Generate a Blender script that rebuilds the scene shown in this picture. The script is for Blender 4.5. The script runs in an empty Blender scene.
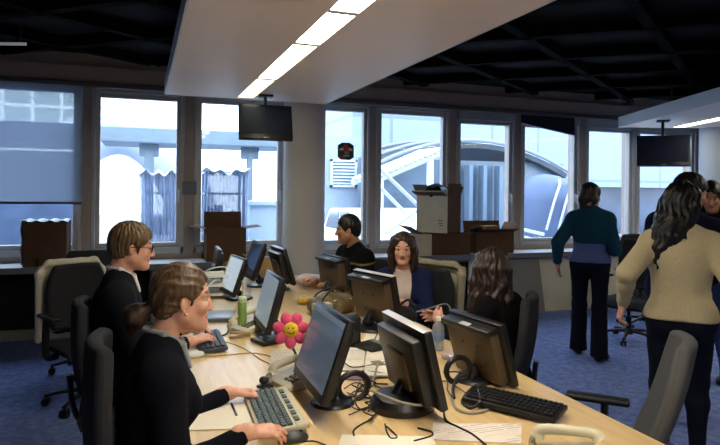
import bpy, bmesh, math, random
import numpy as np
from mathutils import Vector as V, Matrix

random.seed(7)
SC = bpy.context.scene
COL = SC.collection
R = math.radians
PI = math.pi

# ------------------------------------------------------------------ camera
TH, CAMH, FPX, CX, CY, ROLL = R(19.9), 1.6, 600.0, 360.0, 189.6, 0.0115
CAMP = V((0, 0, CAMH))
FW = V((math.sin(TH), math.cos(TH), 0))
_r0 = V((math.cos(TH), -math.sin(TH), 0))
_u0 = V((0, 0, 1))
RT = _r0 * math.cos(ROLL) + _u0 * math.sin(ROLL)
UP = _u0 * math.cos(ROLL) - _r0 * math.sin(ROLL)

def ray(px, py):
    return FW + RT * ((px - CX) / FPX) - UP * ((py - CY) / FPX)
def atz(px, py, z):
    d = ray(px, py); return CAMP + d * ((z - CAMH) / d.z)
def aty(px, py, y):
    d = ray(px, py); return CAMP + d * (y / d.y)
def atx(px, py, x):
    d = ray(px, py); return CAMP + d * (x / d.x)
def atd(px, py, dep):
    return CAMP + ray(px, py) * dep

cd = bpy.data.cameras.new('camera')
cam = bpy.data.objects.new('camera', cd)
COL.objects.link(cam)
cd.sensor_width = 36.0
cd.sensor_fit = 'HORIZONTAL'
cd.lens = FPX / 720 * 36
cd.shift_y = -(222.5 - CY) / 720
cd.clip_start = 0.02
M3 = Matrix((RT, UP, -FW)).transposed()
cam.matrix_world = Matrix.Translation(CAMP) @ M3.to_4x4()
SC.camera = cam
SC.view_settings.view_transform = 'Standard'
SC.view_settings.look = 'None'
SC.view_settings.gamma = 1.0
SC.view_settings.use_curve_mapping = False
SC.view_settings.exposure = 0.82

# ------------------------------------------------------------------ materials
def lin(c):
    return tuple(((x / 255) / 12.92 if x / 255 <= .04045 else ((x / 255 + .055) / 1.055) ** 2.4) for x in c)

MATS = {}
def mat(name, rgb, rough=.6, spec=.4, metal=0.0, var=0.0, scale=20.0, stretch=(1, 1, 1), bump=0.0,
        rgb2=None, alpha=1.0, sheen=0.0, coat=0.0, emit=None, trans=0.0):
    if name in MATS: return MATS[name]
    m = bpy.data.materials.new(name); m.use_nodes = True
    nt = m.node_tree; n = nt.nodes; b = n['Principled BSDF']
    c = lin(rgb)
    b.inputs['Base Color'].default_value = (*c, 1)
    b.inputs['Roughness'].default_value = rough
    b.inputs['Specular IOR Level'].default_value = spec
    b.inputs['Metallic'].default_value = metal
    b.inputs['Alpha'].default_value = alpha
    if sheen: b.inputs['Sheen Weight'].default_value = sheen
    if coat:
        b.inputs['Coat Weight'].default_value = coat
        b.inputs['Coat Roughness'].default_value = .08
    if trans: b.inputs['Transmission Weight'].default_value = trans
    if emit:
        b.inputs['Emission Color'].default_value = (*lin(emit[0]), 1)
        b.inputs['Emission Strength'].default_value = emit[1]
    if var or bump or rgb2:
        tc = n.new('ShaderNodeTexCoord'); mp = n.new('ShaderNodeMapping')
        mp.inputs['Scale'].default_value = stretch
        nz = n.new('ShaderNodeTexNoise'); nz.inputs['Scale'].default_value = scale
        nz.inputs['Detail'].default_value = 4
        nt.links.new(tc.outputs['Object'], mp.inputs['Vector'])
        nt.links.new(mp.outputs['Vector'], nz.inputs['Vector'])
        if var or rgb2:
            cr = n.new('ShaderNodeValToRGB')
            c2 = lin(rgb2) if rgb2 else tuple(max(0, x * (1 - var)) for x in c)
            c1 = c if rgb2 else tuple(min(1, x * (1 + var)) for x in c)
            cr.color_ramp.elements[0].position = .35; cr.color_ramp.elements[1].position = .65
            cr.color_ramp.elements[0].color = (*c2, 1); cr.color_ramp.elements[1].color = (*c1, 1)
            nt.links.new(nz.outputs['Fac'], cr.inputs['Fac'])
            nt.links.new(cr.outputs['Color'], b.inputs['Base Color'])
        if bump:
            bp = n.new('ShaderNodeBump'); bp.inputs['Strength'].default_value = bump
            bp.inputs['Distance'].default_value = .004
            nt.links.new(nz.outputs['Fac'], bp.inputs['Height'])
            nt.links.new(bp.outputs['Normal'], b.inputs['Normal'])
    MATS[name] = m
    return m

def glass_mat(name, tint=(240, 246, 250), refl=.07):
    """thin window pane: see-through with a mirror share that grows at grazing angles"""
    if name in MATS: return MATS[name]
    m = bpy.data.materials.new(name); m.use_nodes = True
    nt = m.node_tree; n = nt.nodes
    n.remove(n['Principled BSDF'])
    out = n['Material Output']
    t = n.new('ShaderNodeBsdfTransparent'); t.inputs['Color'].default_value = (*lin(tint), 1)
    g = n.new('ShaderNodeBsdfGlossy'); g.inputs['Roughness'].default_value = .01
    mx = n.new('ShaderNodeMixShader'); lw = n.new('ShaderNodeLayerWeight'); lw.inputs['Blend'].default_value = .5
    pw = n.new('ShaderNodeMath'); pw.operation = 'POWER'; pw.inputs[1].default_value = 5.0
    ad = n.new('ShaderNodeMath'); ad.operation = 'MULTIPLY_ADD'; ad.inputs[1].default_value = .5; ad.inputs[2].default_value = .03
    nt.links.new(lw.outputs['Facing'], pw.inputs[0]); nt.links.new(pw.outputs[0], ad.inputs[0])
    nt.links.new(ad.outputs[0], mx.inputs['Fac'])
    nt.links.new(t.outputs['BSDF'], mx.inputs[1]); nt.links.new(g.outputs['BSDF'], mx.inputs[2])
    nt.links.new(mx.outputs['Shader'], out.inputs['Surface'])
    MATS[name] = m
    return m

def sheer_mat(name, rgb, see=.5, transl=.5):
    """thin cloth or film that lets part of what lies behind show"""
    if name in MATS: return MATS[name]
    m = bpy.data.materials.new(name); m.use_nodes = True
    nt = m.node_tree; n = nt.nodes
    n.remove(n['Principled BSDF'])
    out = n['Material Output']
    t = n.new('ShaderNodeBsdfTransparent')
    d = n.new('ShaderNodeBsdfDiffuse'); d.inputs['Color'].default_value = (*lin(rgb), 1)
    tr = n.new('ShaderNodeBsdfTranslucent'); tr.inputs['Color'].default_value = (*lin(rgb), 1)
    m1 = n.new('ShaderNodeMixShader'); m1.inputs['Fac'].default_value = transl
    m2 = n.new('ShaderNodeMixShader'); m2.inputs['Fac'].default_value = see
    nt.links.new(d.outputs['BSDF'], m1.inputs[1]); nt.links.new(tr.outputs['BSDF'], m1.inputs[2])
    nt.links.new(m1.outputs['Shader'], m2.inputs[1]); nt.links.new(t.outputs['BSDF'], m2.inputs[2])
    nt.links.new(m2.outputs['Shader'], out.inputs['Surface'])
    MATS[name] = m
    return m

def grid_mat(name, base, line, sx, sy, w=.04, rough=.6, axes='XZ', offset=0.0):
    """panels with thin seams (brick texture used as a plain grid)"""
    if name in MATS: return MATS[name]
    m = mat(name, base, rough)
    nt = m.node_tree; n = nt.nodes; b = n['Principled BSDF']
    tc = n.new('ShaderNodeTexCoord'); sp = n.new('ShaderNodeSeparateXYZ'); cb = n.new('ShaderNodeCombineXYZ')
    nt.links.new(tc.outputs['Object'], sp.inputs[0])
    nt.links.new(sp.outputs[axes[0]], cb.inputs['X']); nt.links.new(sp.outputs[axes[1]], cb.inputs['Y'])
    br = n.new('ShaderNodeTexBrick'); br.offset = offset
    br.inputs['Color1'].default_value = (*lin(base), 1)
    br.inputs['Color2'].default_value = (*[x * .93 for x in lin(base)], 1)
    br.inputs['Mortar'].default_value = (*lin(line), 1)
    br.inputs['Scale'].default_value = 1.0
    br.inputs['Brick Width'].default_value = sx; br.inputs['Row Height'].default_value = sy
    br.inputs['Mortar Size'].default_value = w
    nt.links.new(cb.outputs[0], br.inputs['Vector'])
    nt.links.new(br.outputs['Color'], b.inputs['Base Color'])
    return m

def print_mat(name, paper, ink, rows=60.0, cols=9.0, cover=.5):
    """paper with rows of small unreadable print"""
    if name in MATS: return MATS[name]
    m = mat(name, paper, .75, .2)
    nt = m.node_tree; n = nt.nodes; b = n['Principled BSDF']
    tc = n.new('ShaderNodeTexCoord')
    br = n.new('ShaderNodeTexBrick')
    br.inputs['Scale'].default_value = 1.0
    br.inputs['Brick Width'].default_value = 1 / cols; br.inputs['Row Height'].default_value = 1 / rows
    br.inputs['Mortar Size'].default_value = .35 / rows
    br.inputs['Color1'].default_value = (*lin(ink), 1); br.inputs['Color2'].default_value = (*lin(paper), 1)
    br.inputs['Mortar'].default_value = (*lin(paper), 1)
    br.inputs['Bias'].default_value = 1 - 2 * cover
    nt.links.new(tc.outputs['Object'], br.inputs['Vector'])
    nt.links.new(br.outputs['Color'], b.inputs['Base Color'])
    return m

# ------------------------------------------------------------------ mesh builder
def crom(pts, n=8):
    """smooth curve through points"""
    P = [V(p) for p in pts]
    if len(P) < 3: return P
    out = []
    Q = [P[0] * 2 - P[1]] + P + [P[-1] * 2 - P[-2]]
    for i in range(1, len(Q) - 2):
        a, b, c, d = Q[i - 1], Q[i], Q[i + 1], Q[i + 2]
        for k in range(n):
            t = k / n
            out.append(.5 * ((2 * b) + (c - a) * t + (2 * a - 5 * b + 4 * c - d) * t * t + (3 * b - a - 3 * c + d) * t ** 3))
    out.append(P[-1])
    return out

class MB:
    def __init__(s): s.bm = bmesh.new()
    def _merge(s, b, mtx=None):
        if mtx is not None: b.transform(mtx)
        me = bpy.data.meshes.new('tmp'); b.to_mesh(me); b.free()
        s.bm.from_mesh(me); bpy.data.meshes.remove(me)
        return s
    def box(s, c, sz, bev=0.0, rot=None, seg=2, taper=None):
        b = bmesh.new(); bmesh.ops.create_cube(b, size=1)
        for v in b.verts:
            v.co = V((v.co.x * sz[0], v.co.y * sz[1], v.co.z * sz[2]))
            if taper and v.co.z > 0: v.co.x *= taper[0]; v.co.y *= taper[1]
        if bev: bmesh.ops.bevel(b, geom=b.edges[:], offset=bev, segments=seg, affect='EDGES', profile=.5)
        m = Matrix.Translation(V(c))
        if rot is not None: m = m @ rot.to_4x4()
        return s._merge(b, m)
    def span(s, lo, hi, bev=0.0):
        c = [(a + b) / 2 for a, b in zip(lo, hi)]; z = [abs(b - a) for a, b in zip(lo, hi)]
        return s.box(c, z, bev)
    def cyl(s, a, b, r, r2=None, seg=20, cap=True):
        a, b = V(a), V(b); d = b - a
        q = bmesh.new()
        bmesh.ops.create_cone(q, cap_ends=cap, segments=seg, radius1=r, radius2=r if r2 is None else r2, depth=d.length)
        m = Matrix.Translation((a + b) / 2) @ d.to_track_quat('Z', 'Y').to_matrix().to_4x4()
        return s._merge(q, m)
    def ball(s, c, r, seg=20, rot=None):
        q = bmesh.new(); bmesh.ops.create_uvsphere(q, u_segments=seg, v_segments=max(8, seg // 2), radius=1)
        rr = (r, r, r) if not hasattr(r, '__len__') else r
        m = Matrix.Translation(V(c))
        if rot is not None: m = m @ rot.to_4x4()
        return s._merge(q, m @ Matrix.Diagonal((*rr, 1)))
    def tube(s, pts, r, seg=8, smooth=8, closed=False, flat=1.0):
        P = crom(pts, smooth) if smooth else [V(p) for p in pts]
        rings = []; N = len(P)
        up = V((0, 0, 1)); prev = None
        for i, p in enumerate(P):
            t = (P[min(i + 1, N - 1)] - P[max(i - 1, 0)])
            t = t.normalized() if t.length > 1e-9 else V((0, 0, 1))
            if prev is None:
                a = t.orthogonal() if abs(t.z) > .95 else t.cross(up)
            else:
                a = prev - t * prev.dot(t)
            a = a.normalized(); b = t.cross(a).normalized(); prev = a
            rr = r(i / (N - 1)) if callable(r) else r
            rings.append([s.bm.verts.new(p + a * (rr * math.cos(2 * PI * k / seg)) + b * (rr * flat * math.sin(2 * PI * k / seg))) for k in range(seg)])
        for i in range(N - 1):
            for k in range(seg):
                s.bm.faces.new((rings[i][k], rings[i][(k + 1) % seg], rings[i + 1][(k + 1) % seg], rings[i + 1][k]))
        s.bm.faces.new(rings[0][::-1]); s.bm.faces.new(rings[-1])
        return s
    def lathe(s, prof, c=(0, 0, 0), seg=28, rot=None):
        m = Matrix.Translation(V(c))
        if rot is not None: m = m @ rot.to_4x4()
        rings = []
        for r, z in prof:
            if r < 1e-5: rings.append([s.bm.verts.new(m @ V((0, 0, z)))])
            else: rings.append([s.bm.verts.new(m @ V((r * math.cos(2 * PI * k / seg), r * math.sin(2 * PI * k / seg), z))) for k in range(seg)])
        for a, b in zip(rings, rings[1:]):
            for k in range(seg):
                k2 = (k + 1) % seg
                if len(a) == 1 and len(b) == 1: continue
                if len(a) == 1: s.bm.faces.new((a[0], b[k2], b[k]))
                elif len(b) == 1: s.bm.faces.new((a[k], a[k2], b[0]))
                else: s.bm.faces.new((a[k], a[k2], b[k2], b[k]))
        return s
    def prism(s, poly, h, mtx=None, bev=0.0):
        """polygon in XY pulled up by h"""
        q = bmesh.new()
        f = q.faces.new([q.verts.new((x, y, 0)) for x, y in poly])
        g = bmesh.ops.extrude_face_region(q, geom=[f])
        for v in [e for e in g['geom'] if isinstance(e, bmesh.types.BMVert)]: v.co.z += h
        bmesh.ops.recalc_face_normals(q, faces=q.faces[:])
        if bev: bmesh.ops.bevel(q, geom=q.edges[:], offset=bev, segments=2, affect='EDGES', profile=.5)
        return s._merge(q, mtx)
    def sheet(s, fn, nu, nv, th=.003):
        """surface (u,v in 0..1 -> point) given a thickness"""
        q = bmesh.new()
        g = [[q.verts.new(V(fn(i / nu, j / nv))) for j in range(nv + 1)] for i in range(nu + 1)]
        for i in range(nu):
            for j in range(nv): q.faces.new((g[i][j], g[i + 1][j], g[i + 1][j + 1], g[i][j + 1]))
        bmesh.ops.recalc_face_normals(q, faces=q.faces[:])
        bmesh.ops.solidify(q, geom=q.faces[:], thickness=th)
        return s._merge(q)
    def build(s, name, m, parent=None, smooth=True, ang=35):
        me = bpy.data.meshes.new(name)
        bmesh.ops.recalc_face_normals(s.bm, faces=s.bm.faces[:])
        s.bm.to_mesh(me); s.bm.free()
        if smooth:
            me.polygons.foreach_set('use_smooth', [True] * len(me.polygons))
            try: me.set_sharp_from_angle(angle=R(ang))
            except Exception: pass
        ms = m if isinstance(m, (list, tuple)) else [m]
        for x in ms: me.materials.append(x)
        o = bpy.data.objects.new(name, me); COL.objects.link(o)
        if parent is not None: o.parent = parent
        return o

def tag(o, label, cat, group=None, kind=None):
    o['label'] = label; o['category'] = cat
    if group: o['group'] = group
    if kind: o['kind'] = kind
    return o
def thing(name, label, cat, loc=(0, 0, 0), rz=0.0, group=None, rot=None):
    o = bpy.data.objects.new(name, None); COL.objects.link(o)
    o.empty_display_size = .1
    o.location = V(loc)
    o.rotation_euler = rot if rot is not None else (0, 0, rz)
    return tag(o, label, cat, group)
def struct(o):
    o['kind'] = 'structure'; return o
def kids(o):
    return [c for c in bpy.data.objects if c.parent == o]
def copy_tree(o, parent=None):
    c = o.copy(); COL.objects.link(c); c.parent = parent
    for ch in kids(o): copy_tree(ch, c)
    return c
def again(o, label, loc, rz=0.0):
    c = copy_tree(o); c.location = V(loc); c.rotation_euler = (0, 0, rz); c['label'] = label
    return c
def rotm(ax, deg): return Matrix.Rotation(R(deg), 3, ax)
# ------------------------------------------------------------------ soft-blended solids (for bodies, hair, cloth)
class Field:
    def __init__(s, lo, hi, h):
        s.h = h; s.lo = np.array(lo, float) - 3 * h
        s.n = np.ceil((np.array(hi, float) + 3 * h - s.lo) / h).astype(int) + 1
        s.a = np.full(s.n, 1.0, np.float32)
    def block(s, lo, hi):
        i0 = np.clip(np.floor((np.array(lo) - s.lo) / s.h).astype(int), 0, s.n)
        i1 = np.clip(np.ceil((np.array(hi) - s.lo) / s.h).astype(int) + 1, 0, s.n)
        if np.any(i1 <= i0): return None
        ax = [(s.lo[k] + s.h * np.arange(i0[k], i1[k])).astype(np.float32) for k in range(3)]
        X, Y, Z = np.meshgrid(*ax, indexing='ij', sparse=True)
        return tuple(slice(i0[k], i1[k]) for k in range(3)), X, Y, Z
    def put(s, p, inflate=0.0, op='add', k=None):
        kk = p['k'] if k is None else k
        lo, hi = p['box']; m = inflate + kk + 4 * s.h
        b = s.block(np.array(lo) - m, np.array(hi) + m)
        if b is None: return
        sl, X, Y, Z = b
        d = p['fn'](X, Y, Z) - inflate
        a = s.a[sl]
        if op == 'add':
            if kk > 0:
                w = np.maximum(kk - np.abs(a - d), 0) / kk
                s.a[sl] = np.minimum(a, d) - w * w * kk * .25
            else: s.a[sl] = np.minimum(a, d)
        else:
            d = -d
            w = np.maximum(kk - np.abs(a - d), 0) / max(kk, 1e-6)
            s.a[sl] = np.maximum(a, d) + w * w * kk * .25
    def all(s):
        ax = [(s.lo[k] + s.h * np.arange(s.n[k])).astype(np.float32) for k in range(3)]
        return np.meshgrid(*ax, indexing='ij', sparse=True)
    def mesh(s):
        a = s.a; sg = a < 0
        c = np.zeros(np.array(a.shape) - 1, np.uint8)
        for i in (0, 1):
            for j in (0, 1):
                for k in (0, 1):
                    c += sg[i:sg.shape[0] - 1 + i, j:sg.shape[1] - 1 + j, k:sg.shape[2] - 1 + k]
        act = np.argwhere((c > 0) & (c < 8))
        idx = np.full(c.shape, -1, np.int32)
        idx[act[:, 0], act[:, 1], act[:, 2]] = np.arange(len(act))
        acc = np.zeros((len(act), 3)); cnt = np.zeros(len(act))
        for ax in range(3):
            o1, o2 = [q for q in range(3) if q != ax]
            for u in (0, 1):
                for v in (0, 1):
                    p0 = act.copy(); p0[:, o1] += u; p0[:, o2] += v
                    p1 = p0.copy(); p1[:, ax] += 1
                    va = a[p0[:, 0], p0[:, 1], p0[:, 2]]; vb = a[p1[:, 0], p1[:, 1], p1[:, 2]]
                    x = (va < 0) != (vb < 0)
                    den = np.where(x, va - vb, 1.0)
                    t = np.where(x, va / den, 0)
                    q = p0.astype(float); q[:, ax] += t
                    acc += q * x[:, None]; cnt += x
        verts = acc / cnt[:, None] * s.h + s.lo
        quads = []
        for ax in range(3):
            o1, o2 = [q for q in range(3) if q != ax]
            s0 = [slice(None)] * 3; s1 = [slice(None)] * 3
            s0[ax] = slice(0, -1); s1[ax] = slice(1, None)
            e = sg[tuple(s0)] != sg[tuple(s1)]
            ii = np.argwhere(e)
            ok = (ii[:, o1] > 0) & (ii[:, o2] > 0) & (ii[:, o1] < a.shape[o1] - 1) & (ii[:, o2] < a.shape[o2] - 1)
            ii = ii[ok]
            def g(du, dv):
                p = ii.copy(); p[:, o1] += du; p[:, o2] += dv
                return idx[p[:, 0], p[:, 1], p[:, 2]]
            q = np.stack([g(-1, -1), g(0, -1), g(0, 0), g(-1, 0)], 1)
            ins = sg[ii[:, 0], ii[:, 1], ii[:, 2]]
            if ax == 1: ins = ~ins
            q[~ins] = q[~ins][:, ::-1]
            quads.append(q)
        quads = np.concatenate(quads)
        return verts, quads

def N3(v): return np.array(v, float)
def cone(a, b, ra, rb, k=.02, t=''):
    a, b = N3(a), N3(b); ab = b - a; L2 = max(float(ab @ ab), 1e-9); rm = max(ra, rb)
    def fn(X, Y, Z):
        px, py, pz = X - a[0], Y - a[1], Z - a[2]
        u = np.clip((px * ab[0] + py * ab[1] + pz * ab[2]) / L2, 0, 1)
        return np.sqrt((px - u * ab[0]) ** 2 + (py - u * ab[1]) ** 2 + (pz - u * ab[2]) ** 2) - (ra + (rb - ra) * u)
    return dict(fn=fn, box=(np.minimum(a, b) - rm, np.maximum(a, b) + rm), k=k, t=t, geo=('c', a, b, ra, rb))
def ell(c, axes, r, k=.02, t=''):
    """ellipsoid: axes = three unit vectors, r = the radii along them"""
    c = N3(c); A = [N3(x) for x in axes]; rm = max(r)
    def fn(X, Y, Z):
        px, py, pz = X - c[0], Y - c[1], Z - c[2]
        q = [(px * x[0] + py * x[1] + pz * x[2]) for x in A]
        k0 = np.sqrt(sum((q[i] / r[i]) ** 2 for i in range(3)))
        k1 = np.sqrt(sum((q[i] / (r[i] * r[i])) ** 2 for i in range(3))) + 1e-6
        return k0 * (k0 - 1) / k1
    return dict(fn=fn, box=(c - rm, c + rm), k=k, t=t)
def slab(c, axes, hs, rr=.01, k=.01, t=''):
    """rounded block"""
    c = N3(c); A = [N3(x) for x in axes]; rm = float(np.linalg.norm(hs)) + rr
    def fn(X, Y, Z):
        px, py, pz = X - c[0], Y - c[1], Z - c[2]
        q = [np.abs(px * x[0] + py * x[1] + pz * x[2]) - (hs[i] - rr) for i, x in enumerate(A)]
        o = np.sqrt(sum(np.maximum(v, 0) ** 2 for v in q))
        return o + np.minimum(np.maximum(np.maximum(q[0], q[1]), q[2]), 0) - rr
    return dict(fn=fn, box=(c - rm, c + rm), k=k, t=t)
def half(p, n):
    """half-space: inside where (x-p).n < 0"""
    p, n = N3(p), N3(n); n = n / np.linalg.norm(n)
    def fn(X, Y, Z): return (X - p[0]) * n[0] + (Y - p[1]) * n[1] + (Z - p[2]) * n[2]
    return dict(fn=fn, box=(N3((-99,) * 3), N3((99,) * 3)), k=.005, t='')

def bounds(prims, inflate=0.0):
    lo = np.min([p['box'][0] for p in prims], 0) - inflate
    hi = np.max([p['box'][1] for p in prims], 0) + inflate
    return lo, hi
def solid(prims, h, inflate=0.0, subs=(), ripple=None, k=None, late=(), latecut=()):
    lo, hi = bounds(list(prims) + list(late), inflate + .01)
    f = Field(lo, hi, h)
    for p in prims: f.put(p, inflate if not p.get('noinf') else 0.0, k=k)
    if ripple is not None:
        X, Y, Z = f.all(); f.a = (f.a + ripple(X, Y, Z)).astype(np.float32)
    for p in subs: f.put(p, 0.0, 'sub')
    for p in late: f.put(p, inflate)
    for p in latecut: f.put(p, 0.0, 'sub')
    return f.mesh()
def mesh_obj(name, vq, mats, parent, origin, pick=None, relax=0):
    """verts and quads -> one object; pick(centres) gives each face its material slot"""
    verts, quads = vq
    if len(verts) == 0: verts = np.zeros((3, 3)); quads = np.array([[0, 1, 2, 2]])
    if relax:
        for _ in range(relax):
            s = np.zeros_like(verts); n = np.zeros(len(verts))
            for i in range(4):
                a, b = quads[:, i], quads[:, (i + 1) % 4]
                np.add.at(s, a, verts[b]); np.add.at(n, a, 1)
                np.add.at(s, b, verts[a]); np.add.at(n, b, 1)
            verts = verts * .5 + s / np.maximum(n, 1)[:, None] * .5
    me = bpy.data.meshes.new(name)
    nv, nq = len(verts), len(quads)
    me.vertices.add(nv); me.vertices.foreach_set('co', (verts - N3(origin)).astype(np.float32).ravel())
    me.loops.add(nq * 4); me.loops.foreach_set('vertex_index', quads.astype(np.int32).ravel())
    me.polygons.add(nq)
    me.polygons.foreach_set('loop_start', np.arange(0, nq * 4, 4, dtype=np.int32))
    me.polygons.foreach_set('use_smooth', np.ones(nq, bool))
    for m in (mats if isinstance(mats, (list, tuple)) else [mats]): me.materials.append(m)
    if pick is not None:
        c = verts[quads].mean(1)
        me.polygons.foreach_set('material_index', pick(c).astype(np.int32))
    me.update(); me.validate()
    o = bpy.data.objects.new(name, me); COL.objects.link(o)
    o.parent = parent
    return o
def folds(amp, freq, seed, d=(.3, .3, 1)):
    r = np.random.RandomState(seed)
    ks = [(r.uniform(-1, 1, 3) * np.array(d) * freq, r.uniform(0, 6.28), r.uniform(.5, 1)) for _ in range(5)]
    def fn(X, Y, Z):
        s = 0
        for kv, ph, w in ks: s = s + w * np.sin(X * kv[0] + Y * kv[1] + Z * kv[2] + ph)
        return amp * s / 2.5
    return fn
# ------------------------------------------------------------------ people
def frame(yaw, pitch=0.0, roll=0.0):
    """forward, left, up for a heading (degrees from +X, anticlockwise), nose-down pitch, tilt to the left"""
    f = V((1, 0, 0)); l = V((0, 1, 0)); u = V((0, 0, 1))
    m = Matrix.Rotation(R(yaw), 3, 'Z') @ Matrix.Rotation(R(pitch), 3, 'Y') @ Matrix.Rotation(R(-roll), 3, 'X')
    return m @ f, m @ l, m @ u

def hand_prims(w, along, palm, side, s=1.0, curl=(25, 30, 35, 40), spread=4.0, thumb=(38, 15), flat_k=.004):
    """w = wrist; along = towards the fingers; palm = the way the palm faces; side = +1 left hand, -1 right hand"""
    a = V(along).normalized(); p = V(palm); p = (p - a * p.dot(a)).normalized()
    # towards the thumb
    t = a.cross(p) * (-side); t.normalize()
    w = V(w); out = []
    pl = .092 * s
    out.append(cone(w - a * .03 * s, w + a * .012 * s, .025 * s, .025 * s, .02, 'hand'))
    for off, rr in ((.029, .0125), (.0095, .0135), (-.0095, .013), (-.027, .0115)):
        k0 = w + t * off * .55 * s + a * .01 * s
        k1 = w + t * off * s + a * (pl - abs(off - .009) * .25 * s)
        out.append(cone(k0, k1, .0145 * s, rr * s * .92, .012, 'hand'))
    lens = (.071, .079, .073, .057); offs = (.029, .0095, -.0095, -.027); rads = (.0088, .009, .0086, .0076)
    for i in range(4):
        base = w + t * offs[i] * s + a * (pl - abs(offs[i] - .009) * .25 * s - .004 * s)
        d = (Matrix.Rotation(0, 3, 'Z') @ a)
        d = (a + t * math.tan(R(spread * (1.5 - i)))).normalized()
        pos = base; ang = 0.0
        for j, fr in enumerate((.45, .31, .24)):
            ang += curl[i] * (.75, 1.0, .75)[j]
            dd = d * math.cos(R(ang)) + p * math.sin(R(ang))
            nxt = pos + dd * (lens[i] * fr * s)
            r0 = rads[i] * s * (1, .93, .86)[j]; r1 = rads[i] * s * (.95, .87, .74)[j]
            out.append(cone(pos, nxt, r0, r1, flat_k, 'hand'))
            pos = nxt
    b = w + t * .018 * s + a * .02 * s + p * .004 * s
    d = (a * math.cos(R(thumb[0])) + t * math.sin(R(thumb[0])) + p * .25).normalized()
    m = b + d * .042 * s
    d2 = (a * math.cos(R(thumb[1])) + t * math.sin(R(thumb[1])) + p * .25).normalized()
    n = m + d2 * .032 * s
    e = n + (d2 + p * .12).normalized() * .026 * s
    out += [cone(b, m, .0155 * s, .0115 * s, .008, 'hand'), cone(m, n, .0108 * s, .0098 * s, .004, 'hand'), cone(n, e, .0098 * s, .0078 * s, .004, 'hand')]
    return out

def head_prims(H, f, l, u, s=1.0, male=False, nose=1.0, jaw=1.0):
    def P(a, b, c): return V(H) + (f * a + l * b + u * c) * s
    ax = (l, f, u); o = []
    o.append(ell(P(-.012, 0, .036), ax, (.073 * s, .093 * s, .087 * s), .02, 'head'))
    o.append(ell(P(.034, 0, -.03), ax, (.0575 * s * jaw, .056 * s, .074 * s), .03, 'head'))
    for q in (1, -1):
        o.append(cone(P(.004, q * .05 * jaw, -.05), P(.066, q * .016, -.092), .02 * s, .017 * s, .03, 'head'))
        o.append(cone(P(.082, q * .014, .027), P(.068, q * .046, .024), .0095 * s, .009 * s, .016, 'head'))
        o.append(ell(P(.064, q * .037, -.022), ax, (.022 * s, .02 * s, .02 * s), .02, 'head'))
        e = ell(P(-.006, q * .075, -.006), ((l * .35 * q + f * .0 + u * 0 + f * -.94).normalized(), u, (l * q * .94 + f * .35).normalized()), (.014 * s, .026 * s, .008 * s), .008, 'head')
        o.append(e)
        o.append(ell(P(.098, q * .0105, -.033), ax, (.008 * s, .009 * s, .007 * s), .007, 'head'))
    o.append(cone(P(.084, 0, .018), P(.086 + .022 * nose, 0, -.026), .008 * s, .0105 * s, .012, 'head'))
    o.append(ell(P(.079, 0, -.088), ax, (.021 * s, .016 * s, .017 * s), .02, 'head'))
    o.append(ell(P(.086, 0, -.052), ax, (.024 * s, .009 * s, .005 * s), .006, 'head'))
    o.append(ell(P(.085, 0, -.063), ax, (.02 * s, .009 * s, .0055 * s), .005, 'head'))
    cut = []
    for q in (1, -1):
        cut.append(ell(P(.099, q * .031, .006), ax, (.016 * s, .019 * s, .0075 * s), .01))
    cut.append(ell(P(.0985, 0, -.0575), ax, (.021 * s, .006 * s, .0014 * s), .002))
    return o, cut, P

def solve_arm(S, W, hint, a, b):
    S, W = V(S), V(W); d = W - S; L = min(d.length, (a + b) * .999)
    dn = d.normalized(); W = S + dn * L
    x = (a * a - b * b + L * L) / (2 * L)
    h = math.sqrt(max(a * a - x * x, 0))
    q = V(hint); q = (q - dn * q.dot(dn)).normalized()
    return S + dn * x + q * h, W

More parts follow.
